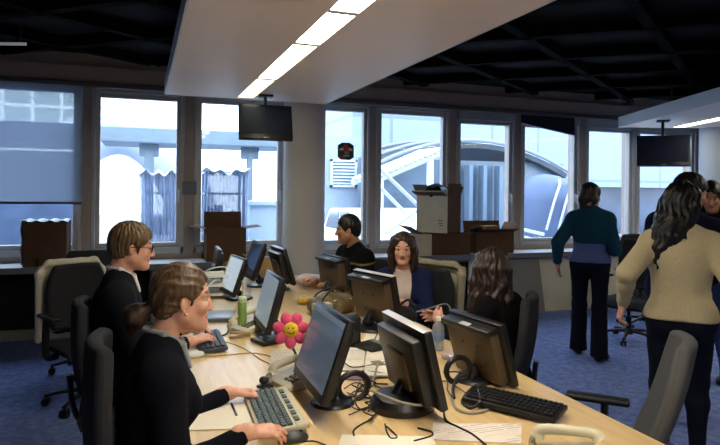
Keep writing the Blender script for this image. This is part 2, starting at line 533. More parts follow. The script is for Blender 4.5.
SKIN = lambda: mat('skin', (222, 170, 142), .5, .35, var=.06, scale=30, rgb2=(205, 148, 120))
def person(name, label, pelvis, yaw, lean=8, twist=0, head_yaw=0, head_pitch=0, head_roll=0, s=1.0, male=False, h=.006,
           arms=None, pose='sit', feet=None, top=None, top_open=None, under=None, trousers=None, shoes=None,
           hair=None, neck_f=.05, neck_u=.155, bust=0.0, slim=1.0, skin=None, jaw=1.0, nose=1.0, group=None,
           lip=(176, 100, 92), extra=None, sleeve=.96, stripes=None, head_s=1.0, side_lean=0.0):
    P0 = V(pelvis)
    F, L, U = frame(yaw)
    spine = (U * math.cos(R(lean)) + F * math.sin(R(lean)) + L * math.sin(R(side_lean))).normalized()
    Fs = (F - spine * F.dot(spine)).normalized()
    F2, L2, _ = frame(yaw + twist); 
    L2 = (L2 - spine * L2.dot(spine)).normalized(); Fc = L2.cross(spine).normalized()
    Nb = P0 + spine * .485 * s
    hf, hl, hu = frame(yaw + twist + head_yaw, head_pitch, head_roll)
    H = Nb + (Fc * neck_f + V((0, 0, 1)) * neck_u) * s
    w = (1.08 if male else 1.0) * slim
    body = []
    A = (L, Fs, spine); A2 = (L2, Fc, spine)
    # trunk
    body.append(ell(P0 + spine * .0, A, (.165 * w * s, .115 * s, .115 * s), .06, 'hip'))
    for q in (1, -1): body.append(ell(P0 + L * q * .075 * s - Fs * .035 * s - spine * .02 * s, A, (.085 * s, .095 * s, .1 * s), .05, 'hip'))
    body.append(ell(P0 + spine * .16 * s + Fs * .004, A, (.132 * w * s, .098 * s, .16 * s), .07, 'torso'))
    body.append(ell(P0 + spine * .32 * s, A2, (.148 * w * s, .105 * s * (1.05 if male else 1), .155 * s), .06, 'torso'))
    if bust:
        for q in (1, -1): body.append(ell(P0 + spine * .31 * s + Fc * .075 * s + L2 * q * .068 * s, A2, (.062 * s, .055 * s * bust, .062 * s), .035, 'torso'))
    sw = (.178 if male else .15) * s * (.5 + .5 * slim)
    Sh = {}
    for q in (1, -1):
        Sh[q] = P0 + spine * .415 * s + L2 * q * sw
        body.append(cone(Nb + L2 * q * .03 * s - spine * .012 * s, Sh[q] + spine * .002, .05 * s, .043 * s, .05, 'torso'))
        body.append(cone(P0 + spine * .36 * s + L2 * q * .1 * s, Sh[q] - spine * .02, .075 * s, .05 * s, .05, 'torso'))
    # neck and head
    body.append(cone(Nb - Fc * .012 * s - spine * .01, H + (-hf * .022 - hu * .045) * s, (.058 if male else .049) * s, (.056 if male else .047) * s, .03, 'neck'))
    hs = s * head_s
    hp, hcut, HP = head_prims(H, hf, hl, hu, hs, male, nose, jaw)
    body += hp
    # arms
    arms = arms or {}
    ua, fa = .295 * s * (1.04 if male else 1), .245 * s * (1.04 if male else 1)
    sleeves = []; cuffs = []
    for q in (1, -1):
        sp = arms.get(q, {})
        W = sp.get('wrist', Sh[q] + V((0, 0, -.5 * s)) + L2 * q * .06)
        E, W = solve_arm(Sh[q], W, sp.get('hint', -F * .5 + L * q * .5 - U), ua, fa)
        ra, rb, rc = (.052, .041, .028) if male else (.046, .037, .0255)
        up_ = cone(Sh[q], E, ra * s, rb * s, .03, 'arm')
        mid = E + (W - E) * .35
        f1 = cone(E, mid, rb * s, rb * .98 * s, .02, 'arm'); f2 = cone(mid, W, rb * .98 * s, rc * s, .02, 'arm')
        body += [up_, f1, f2]
        if sleeve > .6:
            sleeves += [dict(up_), cone(E, mid, (rb - .007) * s, (rb - .011) * s, .02, 'arm'), cone(mid, E + (W - E) * (sleeve + .04), (rb - .011) * s, (rc - .012) * s, .02, 'arm')]
            wd = (W - E).normalized(); wa = wd.orthogonal().normalized()
            cuffs.append(slab(E + (W - E) * sleeve + wd * .04, (wd, wa, wd.cross(wa)), (.04, .06, .06), .002, .004))
        else:
            sleeves += [cone(Sh[q], Sh[q] + (E - Sh[q]) * (sleeve / .6), (ra + .008) * s, (rb + .012) * s, .03, 'arm')]
        al = V(sp.get('along', W - E)).normalized()
        body += hand_prims(W, al, sp.get('palm', -L2 * q), q, s * (1.06 if male else .97), sp.get('curl', (22, 26, 30, 34)), sp.get('spread', 3), sp.get('thumb', (30, 12)))
    # legs
    legs = []; footp = []
    for q in (1, -1):
        hip = P0 + L * q * .09 * s - spine * .02
        if pose == 'sit':
            ft = (feet or {}).get(q, {})
            knee = hip + F * .43 * s + L * q * ft.get('out', .03) + U * -.02
            ank = V((knee.x, knee.y, .085)) + F * ft.get('fwd', .02)
            toe = (F + L * q * .15).normalized()
        else:
            ft = feet[q]; ank = V(ft['ankle']); toe = V(ft.get('toe', F)).normalized()
            knee, ank = solve_arm(hip, ank, F, .43 * s, .42 * s)
        c = knee + (ank - knee) * .3 - toe * .012
        legs += [cone(hip, knee, .084 * s, .056 * s, .04, 'leg'), cone(knee, c, .054 * s, .053 * s, .03, 'leg'), cone(c, ank, .053 * s, .034 * s, .03, 'leg')]
        footp += [cone(ank - toe * .025 - U * .04, ank + toe * .11 - U * .058, .034, .026, .03, 'foot'), cone(ank + toe * .09 - U * .058, ank + toe * .16 - U * .062, .03, .021, .03, 'foot'), cone(ank, ank - U * .03, .034, .036, .02, 'foot')]
    body += legs + footp
    base = V((P0.x, P0.y, 0))
    root = thing(name, label, 'person', base, 0, group)
    sk = skin or SKIN()
    lipm = mat('lips' + str(lip), lip, .45, .4); brow = hair['mat'] if hair else sk
    Hn, fn_, ln_, un_ = N3(H), N3(hf), N3(hl), N3(hu)
    def pick(c):
        q = (c - Hn) / hs; a, b, d = q @ fn_, q @ ln_, q @ un_
        r = np.zeros(len(c), int)
        r[(a > .078) & (np.abs(b) < .022) & (d < -.045) & (d > -.0695) & (np.abs(d + .057) < .0125 - .25 * np.abs(b))] = 1
        r[(a > .05) & (np.abs(b) > .014) & (np.abs(b) < .05) & (np.abs(d - (.034 - .12 * np.abs(np.abs(b) - .032))) < .0042)] = 2
        return r
    vq = solid(body, h, 0, hcut)
    mesh_obj('body', vq, [sk, lipm, brow], root, base, pick, relax=1)
    # eyes
    white = mat('eye_white', (196, 186, 178), .4, .3); iris = mat('eye_iris', (60, 42, 32), .2, .6)
    for q in (1, -1):
        mb = MB(); rm = Matrix((hf, hl, hu)).transposed()
        mb.ball(HP(.0735, q * .031, .0075) - base, .0108 * hs, 16, rm)
        e = mb.build('eye', [white, iris], root)
        for p in e.data.polygons:
            cc = V(p.center) - (HP(.0735, q * .031, .0075) - base)
            if cc.normalized().dot(hf) > .78: p.material_index = 1
    trunk = [p for p in body if p['t'] in ('torso',)]
    hipp = [p for p in body if p['t'] == 'hip']
    info = dict(root=root, base=base, P0=P0, Nb=Nb, spine=spine, F=F, L=L, U=U, F2=Fc, L2=L2, H=H, hf=hf, hl=hl, hu=hu, HP=HP, hs=hs, s=s, Sh=Sh)
    # trousers
    if trousers:
        pr = hipp + legs + [ell(P0 + spine * .07 * s, A, (.14 * w * s, .105 * s, .08 * s), .05, 'hip')]
        if trousers.get('flare'):
            for q in (1, -1):
                kn = legs[(0 if q == 1 else 3) + 1]['geo'][1]; an = legs[(0 if q == 1 else 3) + 2]['geo'][2]
                pr = pr + [cone(kn, an - np.array((0, 0, .03)), .055 * s, trousers['flare'] * s, .03)]
        mesh_obj('trousers', solid(pr, max(h, .0065), .009, [half(V((0, 0, .045)), (0, 0, 1))] if pose != 'sit' else [], folds(.0028, 55, 3)), trousers['mat'], root, base, relax=1)
    if shoes:
        for q in (1, -1):
            fp = footp[(0 if q == 1 else 3):(3 if q == 1 else 6)]
            mesh_obj('shoe', solid(fp, .006, .008, [half(V((0, 0, .004)), (0, 0, 1))]), shoes, root, base)
    # clothes on the trunk
    hem = top.get('hem', -.02) if top else 0
    def shirt(inf, slv, hemv, sd):
        pr = trunk + (slv or []) + hipp
        cut = [half(P0 + spine * hemv * s, spine)]
        cut.append(ell(Nb + Fc * .025 * s + spine * .045 * s, A2, (.058 * s, .06 * s, .05 * s), .01))
        return pr, cut
    def halfneg(p, n): return half(p, n)
    if under:
        pr, cut = shirt(.007, None, under.get('hem', .0), 1)
        mesh_obj(under['name'], solid(pr, max(h, .006), under.get('inf', .008), cut, folds(.002, 60, 11)), under['mat'], root, base, relax=1)
        if under.get('collar'):
            cm = []
            for q in (1, -1):
                cm.append(cone(Nb - Fc * .058 * s + spine * .055 * s + L2 * q * .012, Nb + L2 * q * .062 * s + spine * .05 * s, .009, .01, .01))
                cm.append(cone(Nb + L2 * q * .062 * s + spine * .05 * s, Nb + Fc * .07 * s + L2 * q * .03 * s + spine * .008 * s, .01, .012, .012))
                cm.append(cone(Nb + Fc * .07 * s + L2 * q * .03 * s + spine * .008 * s, Nb + Fc * .1 * s + L2 * q * .055 * s - spine * .06 * s, .012, .008, .012))
            mesh_obj('collar', solid(cm, .005, 0), under['mat'], root, base, relax=1)
    if top:
        pr, cut = shirt(.013, None, hem, 2)
        if top_open:
            cut = cut + [cone(Nb + Fc * .1 * s + spine * .03 * s, P0 + spine * top_open[1] * s + Fc * .16 * s, top_open[0] * s, top_open[2] * s, .01)]
        vq = solid(pr, h, top.get('inf', .014), cut, folds(top.get('fold', .004), 38, top.get('seed', 5)), late=sleeves, latecut=cuffs)
        pk = None
        if stripes:
            n_, ws = N3(spine), stripes[1]
            def pk(c):
                q = (c - N3(P0)) @ n_ / s
                r = np.zeros(len(c), int)
                for z0 in ws: r[np.abs(q - z0) < .007] = 1
                return r
        mesh_obj(top['name'], vq, [top['mat']] + ([stripes[0]] if stripes else []), root, base, pk, relax=1)
    if hair: make_hair(info, hair, h)
    if extra: extra(info)
    return info

def make_hair(I, hair, h):
    H, f, l, u, s, HP = I['H'], I['hf'], I['hl'], I['hu'], I['hs'], I['HP']
    ax = (l, f, u); t = hair.get('t', .014)
    P = []
    P.append(ell(HP(-.014, 0, .037), ax, ((.073 + t) * s, (.093 + t) * s, (.087 + t) * s), .02))
    if hair.get('nape', True):
        P.append(ell(HP(-.062, 0, -.02), ax, ((.055 + t * .6) * s, (.035 + t * .5) * s, .055 * s), .03))
    if hair.get('crop'):    # short sides
        P[0] = ell(HP(-.014, 0, .04), ax, ((.073 + t * .55) * s, (.093 + t * .75) * s, (.087 + t) * s), .02)
    fc = hair.get('face', (.1, -.022, .1, .085, .1))     # f, u, and radii l, f, u of what is kept free for the face
    cut = [ell(HP(fc[0], 0, fc[1]), ax, (fc[2] * s, fc[3] * s, fc[4] * s), .012)]
    if hair.get('ears'):
        for q in (1, -1): cut.append(ell(HP(.0, q * .085, -.014), ax, (.03 * s, .026 * s, .036 * s), .01))
    low = hair.get('low', -.07)
    cut.append(half(HP(0, 0, low), u))
    S = [p for p in P]
    lo, hi = bounds(S + [cone(HP(*c[0][:3]), HP(*c[-1][:3]), .05, .05) for c in hair.get('locks', [])], .05)
    for c in hair.get('locks', []):
        for p in c:
            q = N3(HP(*p[:3])); lo = np.minimum(lo, q - p[3] - .03); hi = np.maximum(hi, q + p[3] + .03)
    F_ = Field(lo, hi, h * .9)
    for p in S: F_.put(p)
    for p in cut: F_.put(p, 0, 'sub')
    for c in hair.get('locks', []):
        for a, b in zip(c, c[1:]):
            F_.put(cone(HP(*a[:3]), HP(*b[:3]), a[3] * s, b[3] * s, hair.get('k', .02)))
    X, Y, Z = F_.all()
    a_ = (X - H.x) * l.x + (Y - H.y) * l.y + (Z - H.z) * l.z
    b_ = (X - H.x) * f.x + (Y - H.y) * f.y + (Z - H.z) * f.z
    c_ = (X - H.x) * u.x + (Y - H.y) * u.y + (Z - H.z) * u.z
    am = hair.get('groove', .0035); fq = hair.get('freq', 26)
    if hair.get('flow') == 'back':
        ang = np.arctan2(a_, c_ + .06 - .25 * b_); c2 = b_
    else:
        ang = np.arctan2(a_, b_ + .03); c2 = c_
    w1 = (np.sin(ang * fq + 2.5 * np.sin(c2 * 17) + 2 * np.sin(c2 * 41 + 2)) + .7 * np.sin(ang * fq * .47 + 1.7 + 2.2 * np.sin(c2 * 23 + 1))
          + .5 * np.sin(ang * fq * 1.9 + .6 + 3 * np.sin(c2 * 33 + 1)))
    F_.a = (F_.a + am * .75 * w1 + am * .6 * np.sin(c_ * hair.get('wave', 30) + 3 * a_ * 20)).astype(np.float32)
    if hair.get('clip'):
        for p in hair['clip'](I): F_.put(p, 0, 'sub')
    o = mesh_obj('hair', F_.mesh(), hair['mat'], I['root'], I['base'], relax=1)
    o.data.update()
    return o
def hair_mat(name, a, b, sc=55):
    return mat(name, a, .42, .45, rgb2=b, scale=sc, stretch=(1, 1, .16), bump=.6)
# ------------------------------------------------------------------ the people of the photograph
navy = mat('navy_knit', (17, 18, 27), .95, .12, var=.2, scale=220, bump=.3)
black_cl = mat('black_cloth', (15, 15, 18), .95, .12, var=.2, scale=160, bump=.2)
suit = mat('charcoal_cloth', (19, 20, 28), .9, .15, var=.15, scale=160, bump=.2)
shirt_w = mat('white_cotton', (214, 214, 220), .85, .2, var=.04, scale=120)
shirt_g = mat('grey_cotton', (150, 152, 158), .85, .2, var=.06, scale=120)
blouse = mat('ivory_blouse', (214, 196, 188), .85, .2, var=.05, scale=90)
navyc = mat('navy_cardigan', (32, 37, 74), .95, .15, var=.15, scale=150, bump=.3)
cream = mat('cream_knit', (196, 182, 148), .95, .15, var=.1, scale=140, bump=.35)
teal = mat('teal_knit', (22, 62, 84), .95, .15, var=.15, scale=140, bump=.3)
lilac = mat('greyblue_cotton', (84, 98, 150), .9, .15, var=.08, scale=100)
jeans_d = mat('dark_denim', (22, 25, 38), .95, .12, var=.2, scale=120, bump=.2)
jeans_b = mat('blue_denim', (52, 66, 108), .9, .15, var=.25, scale=60, bump=.2)
trous_n = mat('dark_trouser', (20, 22, 34), .92, .12, var=.15, scale=100)
olive = mat('olive_stripe', (112, 106, 66), .9, .12)
shoe_b = mat('black_leather', (18, 17, 18), .4, .5)
skin_t = mat('skin_tan', (200, 146, 112), .5, .35, rgb2=(184, 128, 96), scale=30)
skin_p = mat('skin_fair', (228, 176, 152), .5, .35, rgb2=(212, 156, 132), scale=30)

hA = hair_mat('hair_light_brown', (112, 88, 62), (62, 46, 32), 90)
hB = hair_mat('hair_dark_blond', (124, 98, 66), (70, 54, 36), 90)
hC = hair_mat('hair_chestnut', (66, 40, 30), (30, 18, 15))
hD = hair_mat('hair_black', (26, 21, 20), (12, 10, 10))
hE = hair_mat('hair_auburn', (56, 34, 26), (20, 12, 10), 60)
hG = hair_mat('hair_raven', (22, 19, 21), (9, 8, 9))
hH = hair_mat('hair_dark_brown', (50, 36, 29), (20, 14, 12))

def glasses(I):
    m = MB(); HP, b = I['HP'], I['base']
    for q in (1, -1):
        ring = [HP(.097, q * (.033 + .024 * math.cos(a)), .006 + .018 * math.sin(a)) - b for a in [2 * PI * k / 18 for k in range(19)]]
        m.tube(ring, .0022, 6, 0)
        m.tube([HP(.096, q * .057, .01) - b, HP(.05, q * .079, .012) - b, HP(-.01, q * .083, .008) - b], .0024, 6, 4)
    m.tube([HP(.098, .01, .01) - b, HP(.108, 0, .014) - b, HP(.098, -.01, .01) - b], .0022, 6, 4)
    m.build('glasses', mat('spectacle_metal', (40, 34, 32), .3, .5, .4), I['root'])
def ponytail(I):
    H, HP = I['H'], I['HP']
    pr = [cone(HP(-.1, .0, -.02), HP(-.128, .005, -.04), .022, .02, .01), ell(HP(-.152, .005, -.06), (I['hl'], I['hf'], I['hu']), (.034, .04, .042), .015),
          cone(HP(-.165, .0, -.08), HP(-.16, .0, -.12), .026, .01, .02)]
    mesh_obj('ponytail', solid(pr, .0055, 0, [], folds(.004, 160, 8, (1, 1, .4))), hair_mat('hair_tail_brown', (70, 48, 36), (28, 19, 16)), I['root'], I['base'], relax=1)
def earring(I):
    m = MB(); m.ball(I['HP'](.004, -.083, -.038) - I['base'], .005, 10); m.build('earring', mat('silver', (200, 200, 205), .25, .5, 1.0), I['root'])

# A: the woman typing in front
person('person', 'woman with pulled-back light brown hair in a black cardigan typing at the nearest keyboard', (.02, 2.17, .575), 3, lean=5,
       head_yaw=1, head_pitch=4, s=1.0, h=.005, bust=1.05, skin=skin_p, neck_f=.072, neck_u=.158, head_s=.97, nose=.72, jaw=.92,
       arms={1: dict(wrist=(.335, 2.46, .772), hint=(-.05, .1, -1), along=(1, .0, -.02), palm=(0, -.45, -1), curl=(48, 54, 58, 60), thumb=(25, 5)),
             -1: dict(wrist=(.335, 2.0, .79), hint=(-.1, -.25, -1), along=(1, .02, -.08), palm=(0, .2, -1), curl=(17, 20, 24, 28), thumb=(32, 12))},
       top=dict(name='cardigan', mat=navy, inf=.017, fold=.004, hem=-.05), top_open=(.07, .22, .02), under=dict(name='shirt', mat=shirt_g, collar=True),
       trousers=dict(mat=black_cl), shoes=shoe_b, lip=(190, 108, 104),
       hair=dict(mat=hA, t=.012, ears=True, low=-.075, face=(.104, -.026, .12, .085, .1), groove=.0028, freq=38, wave=60, flow='back'), extra=lambda I: (ponytail(I), earring(I)))

# B: the man in glasses
person('person', 'man with glasses and dark blond hair in a dark jacket seen in profile', (-.14, 3.46, .605), 2, lean=3, head_pitch=7, s=1.05, male=True, h=.006,
       arms={1: dict(wrist=(.24, 3.62, .78), hint=(-.3, .5, -1), palm=(0, -.2, -1)), -1: dict(wrist=(.24, 3.3, .78), hint=(-.3, -.5, -1), palm=(0, .2, -1))},
       top=dict(name='jacket', mat=suit, inf=.018, fold=.005, hem=-.08, seed=9), top_open=(.058, .2, .02), under=dict(name='shirt', mat=shirt_w, collar=True),
       trousers=dict(mat=black_cl), shoes=shoe_b, skin=skin_p, neck_f=.06,
       hair=dict(mat=hB, t=.016, low=-.078, face=(.112, -.034, .13, .085, .1), groove=.004, freq=26, wave=50, ears=True), extra=glasses)

# C: the woman facing the camera
locksC = []
for q in (1, -1):
    locksC.append([(.045, q * .055, .085, .022), (.04, q * .08, .02, .022), (.03, q * .085, -.06, .024), (.03, q * .08, -.13, .022), (.04, q * .07, -.165, .01)])
    locksC.append([(-.02, q * .07, .07, .03), (-.02, q * .085, -.02, .032), (-.02, q * .085, -.1, .03), (-.01, q * .08, -.16, .016)])
locksC.append([(-.08, 0, .05, .05), (-.09, 0, -.06, .055), (-.085, 0, -.15, .03)])
cC = V((1.84, 4.1, 0))
person('person', 'woman with shoulder-length brown hair in a navy cardigan and ivory blouse facing the camera', (1.88, 4.16, .545), -128, lean=8, twist=6, head_yaw=6, head_pitch=3,
       s=.97, h=.006, bust=1.0, skin=skin_p, lip=(178, 92, 88), neck_u=.16, neck_f=.04, nose=.65, jaw=.93,
       arms={1: dict(wrist=(1.74, 3.86, .8), hint=(.5, -.3, -1), palm=(0, 0, -1)), -1: dict(wrist=(1.45, 4.2, .78), hint=(-.2, .5, -1), palm=(0, 0, -1))},
       top=dict(name='cardigan', mat=navyc, inf=.016, hem=-.05), top_open=(.085, .12, .05), under=dict(name='blouse', mat=blouse), trousers=dict(mat=black_cl), shoes=shoe_b,
       hair=dict(mat=hC, t=.014, low=-.17, face=(.1, -.03, .066, .09, .108), locks=locksC, groove=.002, freq=24))

# D: the man in the striped T-shirt
person('person', 'young man with short black hair in a black striped shirt seen in profile', (1.81, 4.97, .6), 196, lean=8, twist=-8, head_yaw=-22, head_pitch=5, s=1.03, male=True, h=.006,
       arms={1: dict(wrist=(1.52, 4.72, .8), hint=(.3, -.5, -1), palm=(0, 0, -1)), -1: dict(wrist=(1.4, 5.05, .8), hint=(.2, .5, -1), palm=(0, 0, -1))},
       top=dict(name='shirt', mat=black_cl, inf=.017, hem=-.06), sleeve=.55, stripes=(olive, (.2, .29, .38)), trousers=dict(mat=trous_n), shoes=shoe_b, skin=skin_t, neck_f=.06,
       hair=dict(mat=hD, t=.013, crop=True, ears=True, low=-.06, face=(.11, -.036, .13, .085, .098), groove=.002, freq=40))

# E: the woman with the long hair, turned away
locksE = []
for k in range(9):
    a = R(180 + (k - 4) * 26); rr = .086
    x, y = .0 + rr * 1.0 * math.cos(a), rr * math.sin(a)
    j = .012 * math.sin(k * 2.3)
    locksE.append([(x * .75, y * .8, .07, .032), (x * 1.02 - .01, y * 1.02, 0, .034), (x * 1.12 - .012, y * 1.1 + j, -.09, .034), (x * 1.1 - .02, y * 1.2 - j, -.17, .033), (x * 1.1 - .02, y * 1.25 + j, -.25, .028), (x * 1.0 - .02, y * 1.2 + j, -.31 - .02 * (k % 3), .012)])
person('person', 'woman with long wavy auburn hair in a dark top with her back turned', (2.02, 3.06, .515), 118, lean=4, head_yaw=-52, head_pitch=4, head_roll=-3, s=.97, h=.006, skin=skin_p,
       arms={1: dict(wrist=(1.72, 3.28, .79), hint=(-.6, -.2, -1)), -1: dict(wrist=(1.85, 3.5, .76), hint=(.3, .2, -1))},
       top=dict(name='jumper', mat=black_cl, inf=.016, hem=-.05), trousers=dict(mat=trous_n), shoes=shoe_b,
       hair=dict(mat=hE, t=.016, low=-.2, face=(.1, -.025, .07, .09, .105), locks=locksE, groove=.0035, freq=15, wave=45, k=.015))

# G: the woman walking away in the cream jumper
gx, gy = 2.89, 2.59
gF, gL, gU = frame(44)
locksG = []
for k in range(7):
    a = R(180 + (k - 3) * 27); x, y = .085 * math.cos(a), .085 * math.sin(a)
    sh = .03 * (k - 3)
    locksG.append([(x * .7, y * .8, .07, .034), (x, y, -.01, .034), (x * 1.1 - .01, y * .95, -.1, .034), (x * 1.1 - .03, y * .8 - .006 * k, -.2, .03), (x * .9 - .05, y * .65, -.29, .024), (x * .8 - .06, y * .55 + .01, -.35 - .025 * (k % 3), .009)])
person('person', 'woman with long black hair in a cream jumper and dark jeans walking away', (gx, gy, .905), 44, lean=3, head_yaw=-30, head_pitch=14, head_roll=-8, s=.985, h=.0065, pose='stand', skin=skin_p, slim=1.0,
       feet={1: dict(ankle=V((gx, gy, .085)) + gL * .1 - gF * .06, toe=gF + gL * .2), -1: dict(ankle=V((gx, gy, .085)) - gL * .1 + gF * .16, toe=gF - gL * .2)},
       arms={1: dict(wrist=V((gx, gy, .95)) + gL * .3 - gF * .05, hint=gL * .3 - gF * .9, along=V((0, 0, -1)) + gL * .25, palm=-gL + gF * .2, curl=(35, 38, 42, 45)),
             -1: dict(wrist=V((gx, gy, .9)) - gL * .27 + gF * .02, hint=-gL * .3 - gF * .9, along=V((0, 0, -1)) - gL * .1, palm=gL, curl=(35, 38, 42, 45))},
       top=dict(name='jumper', mat=cream, inf=.022, hem=-.02, fold=.004, seed=4), trousers=dict(mat=jeans_d), shoes=shoe_b,
       hair=dict(mat=hG, t=.018, low=-.2, face=(.1, -.025, .07, .09, .105), locks=locksG, groove=.0045, freq=15, wave=25, k=.015))

# H: the man beyond her
hx, hy = 3.53, 3.2
hF, hL, _ = frame(24)
person('person', 'brown-haired man in a dark navy top standing beyond the woman in cream', (hx, hy, .935), 24, lean=7, side_lean=-5, head_yaw=-56, head_pitch=16, s=1.06, male=True, h=.0075, pose='stand', skin=skin_t,
       feet={1: dict(ankle=V((hx, hy, .09)) + hL * .12, toe=hF), -1: dict(ankle=V((hx, hy, .09)) - hL * .12 + hF * .05, toe=hF)},
       arms={1: dict(wrist=V((hx, hy, 1.1)) + hF * .32 + hL * .06, hint=hL - V((0, 0, 1))), -1: dict(wrist=V((hx, hy, 1.1)) + hF * .32 - hL * .06, hint=-hL - V((0, 0, 1)))},
       top=dict(name='jumper', mat=mat('midnight_knit', (24, 26, 52), .95, .12, var=.15, scale=140), inf=.02, hem=-.08), trousers=dict(mat=jeans_d), shoes=shoe_b,
       hair=dict(mat=hH, t=.017, low=-.07, ears=True, face=(.112, -.034, .13, .085, .1), groove=.003, freq=22))

# I: the person at the right edge
ix, iy = 4.64, 3.83
iF, iL, _ = frame(205)
locksI = [[(-.02, q * .07, .06, .03), (-.01, q * .085, -.03, .03), (.0, q * .085, -.12, .028), (.0, q * .08, -.18, .012)] for q in (1, -1)] + [[(-.08, 0, .05, .05), (-.09, 0, -.06, .05), (-.085, 0, -.17, .025)]]
person('person', 'dark-haired person in a black coat and blue jeans at the right edge', (ix, iy, .93), 205, lean=3, head_yaw=10, head_pitch=22, s=1.01, h=.0075, pose='stand', skin=skin_t,
       feet={1: dict(ankle=V((ix, iy, .09)) + iL * .1, toe=iF), -1: dict(ankle=V((ix, iy, .09)) - iL * .1 + iF * .05, toe=iF)},
       arms={1: dict(wrist=V((ix, iy, 1.13)) + iF * .3 + iL * .08, hint=iL - V((0, 0, 1)), palm=(0, 0, 1)), -1: dict(wrist=V((ix, iy, 1.13)) + iF * .3 - iL * .08, hint=-iL - V((0, 0, 1)), palm=(0, 0, 1))},
       top=dict(name='coat', mat=black_cl, inf=.026, hem=-.12), trousers=dict(mat=jeans_b), shoes=shoe_b,
       hair=dict(mat=hG, t=.016, low=-.18, face=(.1, -.03, .068, .09, .105), locks=locksI, groove=.003, freq=20))

# J: the woman in teal by the windows
jx, jy = 4.06, 4.68
jF, jL, _ = frame(49)
locksJ = [[(-.03, q * .065, .06, .03), (-.03, q * .08, -.03, .03), (-.04, q * .066, -.09, .014)] for q in (1, -1)] + [[(-.07, 0, .06, .05), (-.095, .0, -.03, .05), (-.09, 0, -.11, .03), (-.08, 0, -.14, .014)]]
person('person', 'woman in a teal cardigan and dark flared trousers standing before the far windows', (jx, jy, .93), 49, lean=1, head_yaw=-42, head_pitch=6, s=.985, h=.0065, pose='stand', skin=skin_p, slim=1.0,
       feet={1: dict(ankle=V((jx, jy, .085)) + jL * .1 + jF * .14, toe=jF + jL * .1), -1: dict(ankle=V((jx, jy, .085)) - jL * .09 - jF * .08, toe=jF - jL * .5)},
       arms={1: dict(wrist=V((jx, jy, .9)) + jL * .3, hint=jL * .5 - jF * .9, along=V((0, 0, -1)) + jL * .05, palm=-jL, curl=(30, 34, 38, 42)),
             -1: dict(wrist=V((jx, jy, 1.03)) - jL * .16 + jF * .2, hint=-jL * .25 - jF * .9, palm=jL)},
       top=dict(name='cardigan', mat=teal, inf=.027, hem=.18, fold=.004, seed=6), under=dict(name='long_shirt', mat=lilac, hem=-.0, inf=.023), trousers=dict(mat=trous_n, flare=.075), shoes=shoe_b,
       hair=dict(mat=hH, t=.016, low=-.1, face=(.1, -.025, .075, .09, .105), locks=locksJ, groove=.003, freq=20))
# ------------------------------------------------------------------ the room
WY = 7.1                                   # plane of the window panes
def wx(px): return aty(px, 190, WY).x
frame_m = mat('window_frame_grey', (176, 174, 174), .5, .4, var=.05, scale=6)
wall_m = mat('wall_paint_greybrown', (166, 152, 144), .8, .2, var=.05, scale=3)
panel_grey = mat('under_sill_grey', (176, 172, 164), .7, .3, var=.05, scale=4)
panel_cream = mat('under_sill_cream', (214, 206, 178), .7, .3, var=.05, scale=4)
sill_m = mat('sill_white', (198, 202, 210), .35, .5, var=.03, scale=5)
black_m = mat('ceiling_black', (22, 20, 21), .9, .15)
beam_m = mat('ceiling_beam_black', (20, 18, 19), .95, .05)
glass = glass_mat('window_glass')
handle_m = mat('handle_white', (205, 205, 210), .35, .5)
XL, XR, YB, ZC = -4.6, 10.5, -3.0, 3.02

# carpet: blue loop pile with lighter and darker flecks
cp = mat('carpet_blue', (100, 116, 180), .95, .05)
nt = cp.node_tree; nn = nt.nodes; bs = nn['Principled BSDF']
tc = nn.new('ShaderNodeTexCoord')
n1 = nn.new('ShaderNodeTexNoise'); n1.inputs['Scale'].default_value = 14; n1.inputs['Detail'].default_value = 8; n1.inputs['Roughness'].default_value = .8
r1 = nn.new('ShaderNodeValToRGB')
r1.color_ramp.elements[0].position = .36; r1.color_ramp.elements[0].color = (*lin((86, 101, 156)), 1)
r1.color_ramp.elements[1].position = .66; r1.color_ramp.elements[1].color = (*lin((136, 152, 204)), 1)
nt.links.new(tc.outputs['Object'], n1.inputs['Vector']); nt.links.new(n1.outputs['Fac'], r1.inputs['Fac']); nt.links.new(r1.outputs['Color'], bs.inputs['Base Color'])
m = MB(); m.span((XL, YB, -.1), (XR, 7.35, 0)); struct(m.build('floor', cp, smooth=False))

m = MB(); m.span((XL, YB, ZC), (XR, 7.35, ZC + .15))
m2 = m.build('ceiling', [black_m, beam_m], smooth=False); struct(m2)
m = MB()
for a in (35, -40):
    for k in range(-16, 17):
        d = V((math.cos(R(a)), math.sin(R(a)), 0)); p = V((-d.y, d.x, 0))
        c = V((3, 2.0, ZC - .05)) + p * (k * .95)
        # clip each beam to the room
        t0, t1 = -20, 20
        for ax, lo, hi in ((0, XL, XR), (1, YB, 6.9)):
            if abs(d[ax]) > 1e-6:
                u, w = sorted(((lo - c[ax]) / d[ax], (hi - c[ax]) / d[ax])); t0, t1 = max(t0, u), min(t1, w)
        if t1 - t0 > .3:
            m.box(c + d * ((t0 + t1) / 2), (t1 - t0, .09, .1), 0, rotm('Z', a))
bo = m.build('trim_1', beam_m, smooth=False); struct(bo)

